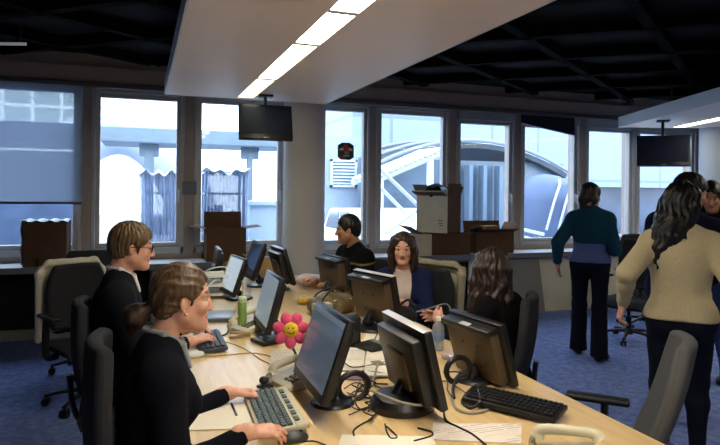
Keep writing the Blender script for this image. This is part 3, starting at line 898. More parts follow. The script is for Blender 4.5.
# window openings: (left px, right px, pane bottom, pane top)
WIN = [(wx(-70), wx(73), .98, 2.6), (wx(100), wx(176), .985, 2.57), (wx(201), wx(277), .985, 2.57), (1.72, wx(362), .97, 2.57),
       (wx(380), wx(441), .96, 2.57), (wx(459), wx(507), .955, 2.5), (wx(523), wx(572), .95, 2.5), (wx(587), wx(627), .95, 2.49), (wx(638), wx(689), .95, 2.49)]
FRW = .085
m = MB()
zt = 2.66
m.span((XL, 7.04, zt), (XR, 7.3, ZC))                       # band above the windows
m.span((XL, 7.04, 0), (XR, 7.3, .86))                       # below them
edges = [XL] + [e for (a, b, _, _) in WIN for e in (a - FRW, b + FRW)] + [XR]
for i in range(0, len(edges), 2):
    if edges[i + 1] > edges[i] + .005: m.span((edges[i], 7.04, .86), (edges[i + 1], 7.3, zt))
struct(m.build('wall_back', wall_m, smooth=False))
for i, (a, b, z0, z1) in enumerate(WIN):
    m = MB()
    A, B = a - FRW, b + FRW
    for x0, x1, y0, y1, zz0, zz1 in ((A, a - .045, 7.03, 7.18, .86, zt), (b + .045, B, 7.03, 7.18, .86, zt), (A, B, 7.03, 7.18, .86, z0 - .05), (A, B, 7.03, 7.18, z1 + .05, zt)):
        m.span((x0, y0, zz0), (x1, y1, zz1), .006)
    wn = m.build('window_%d' % (i + 1), frame_m, smooth=False); struct(wn)
    m = MB()
    for x0, x1, zz0, zz1 in ((a - .05, a, z0 - .05, z1 + .05), (b, b + .05, z0 - .05, z1 + .05), (a, b, z0 - .05, z0), (a, b, z1, z1 + .05)):
        m.span((x0, 7.06, zz0), (x1, 7.15, zz1), .008)
    m.build('sash', frame_m, wn, smooth=False)
    m = MB(); m.span((a, WY - .004, z0), (b, WY + .004, z1)); m.build('pane', glass, wn, smooth=False)
    if i in (1, 2, 4, 5, 6):
        m = MB(); hx_ = b + .025; m.box((hx_, 7.055, 1.52), (.03, .014, .12), .005); m.tube([(hx_, 7.05, 1.55), (hx_, 7.015, 1.55), (hx_, 7.01, 1.5), (hx_, 7.01, 1.43)], .009, 8, 4)
        m.build('handle', handle_m, wn)
m = MB(); m.span((XL, YB - .1, 0), (XL + .1, 7.04, ZC)); struct(m.build('wall_left', mat('wall_paint_white', (214, 208, 198), .8, .2), smooth=False))
m = MB(); m.span((XR - .1, YB - .1, 0), (XR, 7.04, ZC)); struct(m.build('wall_right', mat('wall_paint_white', (214, 208, 198), .8, .2), smooth=False))
m = MB(); m.span((XL, YB - .1, 0), (XR, YB, ZC)); struct(m.build('wall_front', mat('wall_paint_white', (214, 208, 198), .8, .2), smooth=False))
# band under the ceiling and the long blind casing over the windows
m = MB(); m.span((XL + .1, 6.98, 2.7), (XR - .1, 7.04, 2.885), .004); struct(m.build('trim_2', mat('header_band', (168, 148, 138), .75, .25, var=.04, scale=4), smooth=False))
m = MB(); m.span((XL + .1, 6.955, 2.655), (XR - .1, 7.04, 2.715), .012); struct(m.build('trim_3', mat('blind_casing', (96, 92, 94), .5, .4), smooth=False))
# sill counter
PILX, PILY, PILR = aty(304, 200, 6.34).x, 6.34, .225
m = MB(); m.span((XL + .1, 6.6, .765), (XR - .1, 7.035, .8), .004); sl = m.build('trim_4', sill_m, smooth=False); struct(sl)
m = MB(); m.span((XL + .1, 6.585, .74), (XR - .1, 6.6, .802), .003); struct(m.build('trim_5', mat('counter_edge_grey', (112, 114, 122), .5, .4), smooth=False))
m = MB(); m.span((XL + .1, 7.005, 0), (wx(150), 7.04, .12), .004); struct(m.build('baseboard_left', mat('baseboard_pale', (170, 164, 148), .6, .3), smooth=False))
x1, x2 = aty(438, 290, 6.7).x, aty(470, 290, 6.7).x
m = MB(); m.span((wx(152), 6.7, 0), (x1, 6.74, .765)); m.span((x1, 6.7, .7), (x2, 6.74, .765)); m.span((x1, 6.7, 0), (x2, 6.74, .07)); struct(m.build('trim_6', panel_grey, smooth=False))
m = MB(); m.span((x2, 6.7, 0), (XR - .1, 6.74, .765)); struct(m.build('trim_7', panel_cream, smooth=False))
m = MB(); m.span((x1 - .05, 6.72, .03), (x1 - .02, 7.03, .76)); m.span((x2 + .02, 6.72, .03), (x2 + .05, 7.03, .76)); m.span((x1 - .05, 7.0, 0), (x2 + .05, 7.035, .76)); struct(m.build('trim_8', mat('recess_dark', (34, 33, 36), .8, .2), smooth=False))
m = MB()
for px in (445, 452, 459): m.span((aty(px, 290, 6.9).x, 6.8, .05), (aty(px, 290, 6.9).x + .05, 6.98, .7), .01)
ra = tag(m.build('radiator', mat('radiator_grey', (70, 70, 72), .5, .4)), 'dark ribbed radiator in the opening under the sill behind the seated woman in navy', 'radiator')
m = MB(); m.span((XL + .1, 6.99, .12), (wx(150), 7.03, .74)); struct(m.build('trim_11', mat('recess_dark', (34, 33, 36)), smooth=False))  # dark panel added to paint the shade under the left counter
m = MB(); m.span((x2 - .025, 6.685, .02), (x2 + .035, 6.72, .765), .004); struct(m.build('trim_9', panel_cream, smooth=False))

# pillars
pm = mat('pillar_paint', (208, 204, 202), .55, .35, var=.03, scale=2)
m = MB(); m.cyl((PILX, PILY, 0), (PILX, PILY, ZC), PILR, seg=64); struct(m.build('pillar_1', pm))
pr = aty(719, 200, 6.1)
m = MB(); m.cyl((pr.x, 6.1, 0), (pr.x, 6.1, ZC), .25, seg=64); struct(m.build('pillar_2', mat('pillar_paint_blue', (176, 186, 206), .5, .35, var=.03, scale=2)))

# hung ceiling panels with their strip lamps
panel_m = mat('ceiling_panel', (250, 234, 216), .5, .35, var=.02, scale=1.5)
side_m = mat('ceiling_panel_edge', (214, 220, 224), .5, .35)
trough_m = mat('lamp_trough', (206, 206, 196), .4, .5)
lamp_on = mat('lamp_on', (255, 252, 236), .5, .2, emit=((255, 246, 226), 17.0))
lamp_mid = mat('lamp_mid', (250, 250, 232), .5, .2, emit=((250, 248, 220), 6.0))
lamp_low = mat('lamp_low', (240, 240, 214), .5, .2, emit=((244, 240, 200), 1.9))
def hung_panel(label, org, rz, w, y0, y1, z, th, lamps, lx, lw):
    """local y runs along the panel"""
    t = thing('hung_ceiling_panel', label, 'ceiling panel', org, rz)
    m = MB(); l0, l1 = lx - lw / 2, lx + lw / 2
    ya = min(a for a, b, _ in lamps) ; yb = max(b for a, b, _ in lamps)
    m.span((0, y0, z), (l0, y1, z + th)); m.span((l1, y0, z), (w, y1, z + th))
    m.span((l0, yb, z), (l1, y1, z + th)); m.span((l0, y0, z), (l1, ya, z + th)); m.span((l0, ya, z + .05), (l1, yb, z + th))
    m.build('panel', panel_m, t, smooth=False)
    m = MB()
    for a, b in (((-.012, y0), (0, y1)), ((w, y0), (w + .012, y1))): m.span((a[0], a[1], z - .002), (b[0], b[1], z + th))
    m.span((0, y1, z - .002), (w, y1 + .012, z + th)); m.build('edge_trim', side_m, t, smooth=False)
    m = MB()
    for x in (w * .2, w * .8):
        for y in (y1 - .8, (y0 + y1) / 2, y0 + .6): m.cyl((x, y, z + th), (x, y, ZC), .012, seg=10)
    m.build('suspension_rod', mat('rod_grey', (90, 90, 92), .4, .5, .8), t)
    for a, b, lm in lamps:
        m = MB(); m.span((l0 + .006, a + .012, z + .012), (l1 - .006, b - .012, z + .03), .004); lo = m.build('lamp_diffuser', lm, t, smooth=False)
        m = MB(); m.span((l0, a - .028, z - .004), (l1, a + .028, z + .04)); m.build('lamp_divider', trough_m, lo, smooth=False)
    return t
hung_panel('long beige ceiling panel with a lit strip lamp hanging over the long desk', (.2, 0, 0), 0, 1.6, -2.6, 6.1, 2.5, .13,
           [(-2.3, -1.0, lamp_on), (-1.0, .3, lamp_on), (.3, 1.6, lamp_on), (1.6, 2.9, lamp_on), (2.9, 3.62, lamp_on), (3.62, 4.9, lamp_mid), (4.9, 6.02, lamp_low)], .75, .155)
c2 = atz(619, 127.3, 2.5); b2 = atz(720, 101.5, 2.5)
dr = (c2 - b2); a2 = math.atan2(dr.y, dr.x) - PI / 2
ln = dr.length
hung_panel('grey-edged ceiling panel with a strip lamp at the right edge of the room', (c2.x, c2.y, 0), a2, 1.6, -6.0, 0, 2.5, .14,
           [(-5.6, -4.2, lamp_on), (-4.2, -2.8, lamp_on), (-2.8, -1.4, lamp_mid), (-1.4, -.06, lamp_mid)], .78, .155)
# a lone tube lamp under the black ceiling at the left
p0, p1 = atz(-30, 43.4, 2.86), atz(26, 44, 2.86)
t = thing('tube_lamp', 'thin white tube lamp under the black ceiling at the far left', 'lamp', ((p0 + p1) / 2))
o_ = (p0 + p1) / 2
m = MB(); m.cyl(p0 - o_, p1 - o_, .014, seg=12); m.build('tube', mat('tube_dim', (220, 225, 225), .4, .4, emit=((215, 225, 230), .1)), t)
m = MB()
for q in (.1, .9): c = p0.lerp(p1, q) - o_; m.cyl(c, c + V((0, 0, ZC - 2.86)), .008, seg=8)
m.build('hanger', mat('rod_grey', (90, 90, 92)), t)

# roller blind of the left window: sheer grey cloth most of the way down
bx0, bx1 = aty(-80, 190, 6.99).x, aty(82, 190, 6.99).x
bz = aty(40, 203, 6.99).z
t = thing('roller_blind', 'sheer grey roller blind pulled most of the way down over the left window', 'blind', ((bx0 + bx1) / 2, 6.99, bz))
hw = (bx1 - bx0) / 2
m = MB(); m.span((-hw, -.0012, .01), (hw, .0012, 2.66 - bz)); m.build('cloth', sheer_mat('blind_cloth', (146, 156, 172), .45, .5), t, smooth=False)
m = MB(); m.span((-hw, -.012, -.012), (hw, .012, .014), .004); m.build('bottom_rail', mat('rail_dark', (54, 60, 68), .4, .5), t)
# the blind that hangs askew over window 7
a, b, z0, z1 = WIN[6]
q = [aty(521, 109, 7.0), aty(574.5, 114, 7.0), aty(574.5, 135.5, 7.0), aty(521, 123, 7.0)]
t = thing('roller_blind', 'dark roller blind hanging askew across the top of a far window', 'blind', q[0])
m = MB(); m.prism([((v - q[0]).x, (v - q[0]).z) for v in q], .006, Matrix.Rotation(R(90), 4, 'X')); m.build('cloth', mat('blind_dark', (44, 44, 50), .8, .2), t, smooth=False)
m = MB(); m.tube([q[3] - q[0], q[2] - q[0]], .008, 8, 0); m.build('bottom_rail', mat('rail_light', (190, 196, 215), .4, .4), t)

# television screens hung from the panels
tv_m = mat('tv_plastic', (22, 23, 27), .35, .5); tv_s = mat('tv_glass', (34, 42, 62), .6, .2)
def tv(label, px, py, dep, w, h, yaw, tilt, post):
    c = atd(px, py, dep)
    t = thing('television', label, 'television', c, R(yaw))
    m_ = rotm('X', tilt)
    m = MB(); m.box((0, 0, 0), (w, .055, h), .008, m_); m.box(m_ @ V((0, .04, 0)), (w * .6, .05, h * .6), .015, m_); m.build('housing', tv_m, t)
    m = MB(); m.box(m_ @ V((0, -.0285, .012)), (w - .05, .004, h - .075), .0015, m_); m.build('screen', tv_s, t)
    m = MB(); m.box(m_ @ V((0, -.029, -h / 2 + .016)), (.05, .003, .008), .001, m_); m.build('maker_badge', mat('badge_silver', (150, 160, 180), .3, .5, .6), t)
    m = MB(); m.cyl((0, .05, h * .1), (0, .05, post), .018, seg=12); m.box((0, .05, post - .01), (.14, .14, .02), .003); m.box((0, .055, h * .1), (.1, .03, .1), .004); m.build('ceiling_mount', mat('mount_black', (24, 24, 26), .45, .4), t)
    return t
tv('black television hanging from the long panel in front of the pillar', 265.5, 122.8, 5.75, .51, .36, -4, -20, 2.5 - atd(265.5, 122.8, 5.75).z)
t2 = tv('black television hanging on a post from the right ceiling panel', 663, 151, 7.4, .6, .395, -40, -14, 2.5 - atd(663, 151, 7.4).z)
m = MB(); m.box((.27, -.04, -.13), (.035, .004, .06), .001); m.build('yellow_tag', mat('tag_yellow', (190, 185, 90), .6), t2)
# notice taped to the frame left of window 3, sticker on window 4
c = aty(189.5, 188, 7.02); tag(MB().box(c, (.155, .003, .15), .001).build('paper_notice', print_mat('notice_print', (126, 128, 136), (96, 98, 108), 9, 2, .4)), 'small grey paper notice on the frame between the second and third windows', 'notice')
c = aty(345.7, 151.5, 7.085)
t = thing('window_sticker', 'dark green and red mask-like sticker on the window beside the pillar', 'sticker', c)
m = MB(); m.prism([(-.105, -.07), (-.06, -.105), (.06, -.105), (.105, -.07), (.105, .075), (.05, .11), (-.05, .11), (-.105, .075)], .006, Matrix.Rotation(R(90), 4, 'X'), .001); m.build('backing', mat('sticker_green', (40, 74, 70), .5), t)
def blob(name, pts, rgb):
    m = MB(); m.prism(pts, .004, Matrix.Translation((0, -.006, 0)) @ Matrix.Rotation(R(90), 4, 'X')); m.build(name, mat('sticker_' + name, rgb, .5), t)
blob('red_crest', [(-.03, .0), (.03, .0), (.045, .03), (.02, .085), (-.02, .09), (-.045, .03)], (196, 78, 58))
blob('cream_patch', [(-.085, .01), (-.03, .015), (-.035, .045), (-.075, .04)], (225, 220, 195))
blob('pale_patch', [(.03, .015), (.085, .005), (.08, .04), (.035, .045)], (225, 210, 185))
blob('tan_centre', [(-.02, -.04), (.045, -.035), (.03, .0), (-.015, .0)], (190, 140, 84))
blob('white_bar', [(-.035, -.065), (.045, -.06), (.045, -.045), (-.03, -.05)], (205, 205, 205))
blob('crimson_edge', [(-.085, -.075), (-.045, -.1), (.0, -.1), (-.03, -.07), (-.06, -.045)], (170, 40, 66))
# ------------------------------------------------------------------ what stands outside the windows
w = bpy.data.worlds.new('sky'); SC.world = w; w.use_nodes = True
bg = w.node_tree.nodes['Background']
bg.inputs[0].default_value = (.80, .89, 1.0, 1); bg.inputs[1].default_value = 4.2
white_pan = grid_mat('facade_white', (232, 236, 242), (196, 204, 216), 1.6, 9.0, .03)
grid_pan = grid_mat('facade_grid', (168, 184, 188), (228, 234, 236), .62, .5, .04)
conc = mat('terrace_concrete', (150, 158, 172), .9, .1, var=.06, scale=2)
bluegrey = mat('beam_bluegrey', (122, 138, 152), .6, .3, var=.06, scale=3)
greyblue = mat('wall_bluegrey', (120, 138, 158), .8, .2, var=.1, scale=1.2)
darkroof = mat('vault_roof', (66, 72, 80), .6, .3, var=.2, scale=2.5)
whitesteel = mat('steel_white', (196, 204, 216), .5, .3)
m = MB(); m.span((-14, 7.36, -.25), (34, 40, -.1)); struct(m.build('trim_10', conc, smooth=False))
def ob(name, label, cat, mb, m_, kind=None, **k):
    return tag(mb.build(name, m_, **k), label, cat)
# left: gridded building seen through the blind, with a blue-grey wall in front
m = MB(); m.span((-10, 16.0, -.1), (-1.6, 17, 7.5)); ob('gridded_building', 'pale building with a grid of white bars outside the left window', 'building', m, grid_pan, smooth=False)
m = MB(); m.span((-6, 11.0, -.1), (-.95, 11.15, aty(40, 122, 11).z), .01); ob('dark_blue_wall', 'blue-grey wall outside the left window', 'wall', m, mat('wall_steel_blue', (72, 88, 118), .7, .3, var=.25, scale=2.2), smooth=False)
m = MB(); m.span((-2.9, 10.6, aty(40, 151, 10.6).z), (-.9, 10.66, aty(40, 148.5, 10.6).z)); ob('handrail', 'pale rail in front of the blue-grey wall outside the left window', 'rail', m, whitesteel, smooth=False)
# windows 2 and 3: canopy beam, posts, plastic-draped racks
Y1 = 10.0
za, zb = aty(150, 143, Y1).z, aty(150, 127.5, Y1).z
m = MB(); m.span((-.62, Y1, za), (aty(283, 150, Y1).x + .2, Y1 + 1.2, zb), .02)
ob('canopy_beam', 'blue-grey canopy beam outside the two windows left of the pillar', 'canopy', m, bluegrey, smooth=False)
for px, wpx, lab in ((148.5, 8, 'slim grey canopy post seen through the second window'), (249, 5, 'slim grey canopy post seen through the third window')):
    c = aty(px, 200, Y1 + .3).x; m = MB(); m.span((c - wpx * .009, Y1 + .2, -.1), (c + wpx * .009, Y1 + .34, za), .006); m.box((c, Y1 + .27, za - .1), (.3, .12, .2), .02)
    ob('canopy_post', lab, 'post', m, bluegrey)
film = sheer_mat('plastic_film', (186, 200, 222), .3, .6)
def rack(label, x0, x1, y, zt_, n, seed):
    """open metal rack under a hanging sheet of creased plastic"""
    t = thing('draped_rack', label, 'rack', ((x0 + x1) / 2, y + .3, -.1))
    hw = (x1 - x0) / 2; h = zt_ + .1
    m = MB()
    for sx in (-1, 1):
        for sy in (-1, 1): m.span((sx * (hw - .05) - .02, sy * .22 - .02, 0), (sx * (hw - .05) + .02, sy * .22 + .02, h - .03))
    for z in (.4, 1.0, 1.6): m.span((-hw + .03, -.24, z), (hw - .03, .24, z + .03))
    m.build('rack_frame', mat('rack_steel', (110, 128, 150), .4, .5, .3), t, smooth=False)
    rd = random.Random(seed); ph = [rd.uniform(0, 6.28) for _ in range(4)]
    def fn(u, v):
        y_ = -.3 + .035 * math.sin(u * n * 6.28 + ph[0]) * (1 - .5 * v) + .02 * math.sin(u * n * 2.7 * 6.28 + ph[1])
        return (-hw + 2 * hw * u + .01 * math.sin(v * 9 + ph[2]), y_ - .05 * (1 - v) * math.sin(u * 9), .02 + (h - .02) * v)
    m = MB(); m.sheet(fn, 90, 10, .004); m.build('plastic_sheet', film, t)
    m = MB(); m.sheet(lambda u, v: (-hw - .03 + (2 * hw + .06) * u, -.36 + .75 * v, h + .03 * math.sin(u * 21 + ph[3]) + .025 * math.sin(v * 17 + u * 9)), 40, 14, .006); m.build('top_film', mat('film_white', (225, 232, 240), .3, .5), t)
    for k in range(4):
        m = MB(); m.span((-hw + .1 + k * (2 * hw - .2) / 4, -.15, 1.04), (-hw + .1 + (k + .8) * (2 * hw - .2) / 4, .15, 1.04 + .22 + .2 * rd.random()), .02)
        m.build('stored_bundle', mat('bundle_%d' % (k % 3), [(70, 84, 120), (120, 96, 110), (150, 150, 168)][k % 3], .7, .2), t)
rack('plastic-draped rack standing outside the second window', aty(140, 200, 9.2).x, aty(177, 200, 9.2).x, 9.2, aty(158, 173, 9.2).z, 4, 3)
rack('plastic-draped rack with fine vertical creases outside the third window', aty(203, 200, 8.9).x, aty(248, 200, 8.9).x, 8.9, aty(225, 171, 8.9).z, 13, 5)
m = MB(); z_ = aty(268, 205, 9.6).z
m.span((aty(250, 200, 9.6).x, 9.6, -.1), (aty(292, 200, 9.6).x, 9.9, z_)); m.span((aty(250, 200, 9.6).x - .05, 9.55, z_), (aty(292, 200, 9.6).x + .05, 9.95, z_ + .06))
ob('pale_parapet', 'pale low parapet outside the third window beside the pillar', 'wall', m, mat('parapet_paint', (200, 220, 240), .7, .3), smooth=False)
# big curved white form left of the rack
m = MB(); ca = aty(118, 200, 13)
m.tube([V((ca.x + 1.6 * math.cos(a), 13, -.1 + (aty(118, 140, 13).z + .3) * math.sin(a))) for a in [PI * k / 14 for k in range(15)]], .5, 14, 3)
ob('white_arch', 'big white arch outside the second window', 'arch', m, whitesteel)
# window 4: wall with louvred shutter, white car roof
Y4 = 14.0
m = MB(); m.span((aty(318, 190, Y4).x, Y4, -.1), (aty(377, 190, Y4).x, Y4 + .3, aty(340, 136.5, Y4).z)); ob('side_building', 'blue-grey building outside the window beside the pillar', 'building', m, mat('side_wall', (150, 164, 182), .8, .2, var=.07, scale=1.5), smooth=False)
a, b = aty(330.5, 187, Y4 - .06), aty(357, 160, Y4 - .06)
t = thing('louvred_shutter', 'white louvred shutter on the building outside the window beside the pillar', 'shutter', ((a.x + b.x) / 2, Y4 - .06, a.z))
hw, hh = (b.x - a.x) / 2, b.z - a.z
m = MB(); m.span((-hw, -.02, 0), (hw, .06, .05)); m.span((-hw, -.02, hh - .05), (hw, .06, hh)); m.span((-hw, -.02, 0), (-hw + .05, .06, hh)); m.span((hw - .05, -.02, 0), (hw, .06, hh)); m.build('shutter_frame', whitesteel, t, smooth=False)
m = MB()
for k in range(7): m.box((0, .03, .06 + (hh - .12) * (k + .5) / 7), (2 * hw - .1, .09, .012), 0, rotm('X', 38))
m.build('louvre_slat', mat('slat_pale', (196, 210, 226), .5, .3), t, smooth=False)
cc = aty(337, 240, 10.2)
t = thing('parked_car', 'white car parked outside the window beside the pillar', 'car', (cc.x + .62, 11.0, -.1), R(-90))
m = MB()
prof = [(-1.9, .35), (-1.88, .72), (-1.2, .9), (-.75, 1.32), (.55, 1.36), (1.15, .95), (1.85, .86), (1.95, .4)]
m.prism(prof + [(1.9, .25), (-1.85, .25)], 1.55, Matrix.Translation((0, 1.55 - .3, 0)) @ Matrix.Rotation(R(90), 4, 'X'), .06); m.build('car_body', mat('car_white', (228, 232, 238), .25, .6, coat=.5), t)
m = MB(); m.prism([(-1.0, .92), (-.68, 1.25), (-.1, 1.28), (-.1, .92)], .01, Matrix.Translation((0, -.3, 0)) @ Matrix.Rotation(R(90), 4, 'X')); m.prism([(0, .92), (0, 1.28), (.5, 1.29), (.95, .95)], .01, Matrix.Translation((0, -.3, 0)) @ Matrix.Rotation(R(90), 4, 'X')); m.build('car_window', mat('car_glass', (40, 56, 78), .1, .6), t, smooth=False)
for x in (-1.2, 1.2):
    m = MB(); m.cyl((x, -.33, .32), (x, -.13, .32), .32, seg=24); m.build('wheel', mat('tyre', (40, 42, 48), .8), t)
# windows 5 and on: long white building behind, vaulted roof, glass hall with a stair
YF = 19.0
x0, x1 = aty(352, 190, YF).x, aty(760, 190, YF).x + 4
zb_ = aty(520, 160, YF).z
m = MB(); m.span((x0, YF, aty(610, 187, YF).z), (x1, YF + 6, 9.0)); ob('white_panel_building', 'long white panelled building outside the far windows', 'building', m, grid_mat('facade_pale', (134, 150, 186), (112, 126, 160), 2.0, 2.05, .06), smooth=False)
m = MB(); m.span((x0, YF + .8, -.1), (x1, YF + 6, aty(610, 187, YF).z)); ob('glazed_ground_floor', 'dark glazed ground floor of the long white building', 'building', m, mat('ground_floor_glass', (58, 70, 92), .25, .5, var=.3, scale=.8), smooth=False)
# vault: roof of curved bands with ribs
VX0, VX1, VY = aty(372, 150, 13).x, aty(568, 150, 13).x, 13.0
vm = (VX0 + VX1) / 2; vr = (VX1 - VX0) / 2
def vault(u, v):
    x = VX0 + (VX1 - VX0) * u
    k = 1 - ((x - vm) / vr) ** 2
    return (x, VY + 5 * v, aty(470, 172, VY).z + (aty(470, 143, VY).z - aty(470, 172, VY).z) * k + .3 * v)
t = thing('vaulted_roof', 'low curved grey roof with white ribs outside the far windows', 'roof', (vm, VY, 0))
off = V((vm, VY, 0))
m = MB(); m.sheet(lambda u, v: V(vault(u, v)) - off, 40, 4, .12); m.build('roof_skin', darkroof, t)
for v in (0, .22, .5):
    m = MB(); m.tube([V(vault(k / 30, v)) - off + V((0, -.02, .07)) for k in range(31)], .05, 8, 0); m.build('roof_rib', mat('rib_pale', (128, 138, 150), .5, .3), t)
m = MB(); m.span((VX0 - .2, VY + .3, -.1), (VX1 + .1, VY + .4, aty(470, 160, VY).z)); ob('glass_hall_front', 'blue-green glazed wall under the curved grey roof', 'wall', m, mat('hall_glazing', (88, 104, 122), .3, .5, var=.2, scale=1.3), smooth=False)
# posts of the hall
for k, px in enumerate((470, 484, 500)):
    c = aty(px, 200, VY).x; m = MB(); m.span((c - .05, VY - .05, -.1), (c + .05, VY + .2, aty(470, 165, VY).z)); ob('hall_mullion', ['left', 'middle', 'right'][k] + ' of the three pale mullions of the glazed hall behind the stacked boxes', 'post', m, mat('mullion_pale', (104, 122, 142), .5, .3), smooth=False)
# slanting white stair roof and its rails through window 5
S0, S1 = aty(372, 178, 10.6), aty(446, 147, 10.6)
t = thing('stair_roof', 'slanting white slatted stair roof outside the window above the seated woman in navy', 'stair', S0)
d = S1 - S0; L_ = d.length; an = math.atan2(d.z, d.x)
m = MB()
for k in range(15):
    c = d * ((k + .5) / 15); m.box(c + V((0, .55, 0)), (L_ / 15 * .72, 1.3, .04), .006, rotm('Y', -math.degrees(an)))
m.build('roof_slat', whitesteel, t, smooth=False)
for y in (0, 1.15):
    m = MB(); m.tube([V((0, y, -.08)), d + V((0, y, -.08))], .06, 8, 0); m.build('roof_beam', whitesteel, t)
m = MB(); m.cyl(d * .78, d * .78 + V((0, 0, -S0.z - d.z * .78)), .07, seg=12); m.cyl(d * .12, d * .12 + V((0, 0, -S0.z - d.z * .12)), .05, seg=12); m.build('roof_post', whitesteel, t)
for (ax, ay, bx, by, lab) in ((376, 240, 420, 208, 'white stair handrail climbing to the right outside the window above the seated woman in navy'), (379, 168, 425, 212, 'upper white brace sloping down to the right behind the stacked boxes'), (376, 183, 414, 222, 'lower white brace sloping down to the right behind the stacked boxes')):
    yy_ = {376: 9.7, 379: 9.5}.get(ax, 9.7) + (.25 if ay == 183 else 0)
    m = MB(); m.tube([aty(ax, ay, yy_), aty(bx, by, yy_)], .035, 8, 0); ob('stair_rail', lab, 'rail', m, whitesteel)
# window 7: rounded grey kiosk with white hoops
kx = aty(545, 200, 11.2)
t = thing('garden_kiosk', 'rounded blue-grey kiosk with white hoops outside the window above the grey board', 'kiosk', (kx.x, 11.2, -.1))
m = MB(); m.lathe([(.0, 2.1), (.3, 2.05), (.6, 1.85), (.75, 1.5), (.78, 0)], seg=32); m.build('kiosk_shell', mat('kiosk_blue', (76, 92, 124), .5, .4, var=.1, scale=2), t)
for sx in (-.25, .05, .3):
    m = MB(); m.tube([(sx - .25, -.72, .9), (sx - .12, -.8, 1.5), (sx + .05, -.75, 1.85), (sx + .16, -.6, 1.95)], .025, 8, 6); m.build('hoop', whitesteel, t)
m = MB()
for px, py in ((523, 228),): pass
p_, q_ = aty(518, 229, 10.2), aty(540, 234, 10.2)
m.box((p_ + q_) / 2, ((q_ - p_).length, .3, .07), .01, rotm('Y', 12)); m.box((p_ + q_) / 2 + V((0, 0, -.14)), ((q_ - p_).length, .3, .05), .01, rotm('Y', 12))
for sx in (-.2, .2): m.span(((p_ + q_) / 2 + V((sx - .03, -.1, -.1 - (p_.z + q_.z) / 2)))[:], ((p_ + q_) / 2 + V((sx + .03, .1, -.1)))[:])
ob('white_bench', 'white slatted bench outside the window above the grey board', 'bench', m, whitesteel, smooth=False)
# ------------------------------------------------------------------ desk and chairs
DZ = .73
wood = mat('desk_birch', (214, 178, 118), .32, .45)
nt = wood.node_tree; nn = nt.nodes; bs = nn['Principled BSDF']
tc = nn.new('ShaderNodeTexCoord'); mp = nn.new('ShaderNodeMapping'); mp.inputs['Scale'].default_value = (9, .9, 9)
nz = nn.new('ShaderNodeTexNoise'); nz.inputs['Scale'].default_value = 3.5; nz.inputs['Detail'].default_value = 6
cr = nn.new('ShaderNodeValToRGB'); cr.color_ramp.elements[0].position = .3; cr.color_ramp.elements[1].position = .7
cr.color_ramp.elements[0].color = (*lin((204, 172, 120)), 1); cr.color_ramp.elements[1].color = (*lin((222, 194, 144)), 1)
nt.links.new(tc.outputs['Object'], mp.inputs['Vector']); nt.links.new(mp.outputs['Vector'], nz.inputs['Vector'])
nt.links.new(nz.outputs['Fac'], cr.inputs['Fac']); nt.links.new(cr.outputs['Color'], bs.inputs['Base Color'])
wood_edge = mat('desk_edge', (196, 160, 104), .45, .4)
steel_g = mat('steel_grey', (120, 122, 126), .4, .5, .5)
DX0, DX1, DY0, DY1 = .12, 1.712, .95, 5.9
t = thing('bench_desk', 'long pale wooden bench desk covered with monitors and papers', 'desk', ((DX0 + DX1) / 2, (DY0 + DY1) / 2, 0))
hx_, hy_ = (DX1 - DX0) / 2, (DY1 - DY0) / 2
m = MB(); m.box((0, 0, DZ - .0145), (2 * hx_, 2 * hy_, .029), .004); m.build('desktop', wood, t, smooth=False)
for y in (-hy_ + .12, -hy_ / 3, hy_ / 3, hy_ - .12):
    for x in (-hx_ + .1, hx_ - .1):
        m = MB(); m.span((x - .03, y - .03, 0), (x + .03, y + .03, DZ - .03), .006); m.build('leg', steel_g, t)
    m = MB(); m.span((-hx_ + .1, y - .02, DZ - .09), (hx_ - .1, y + .02, DZ - .03)); m.build('crossbeam', steel_g, t, smooth=False)
m = MB(); m.span((-.012, -hy_ + .15, .3), (.012, hy_ - .15, DZ - .03)); m.build('modesty_panel', mat('modesty_grey', (150, 146, 138), .6), t, smooth=False)

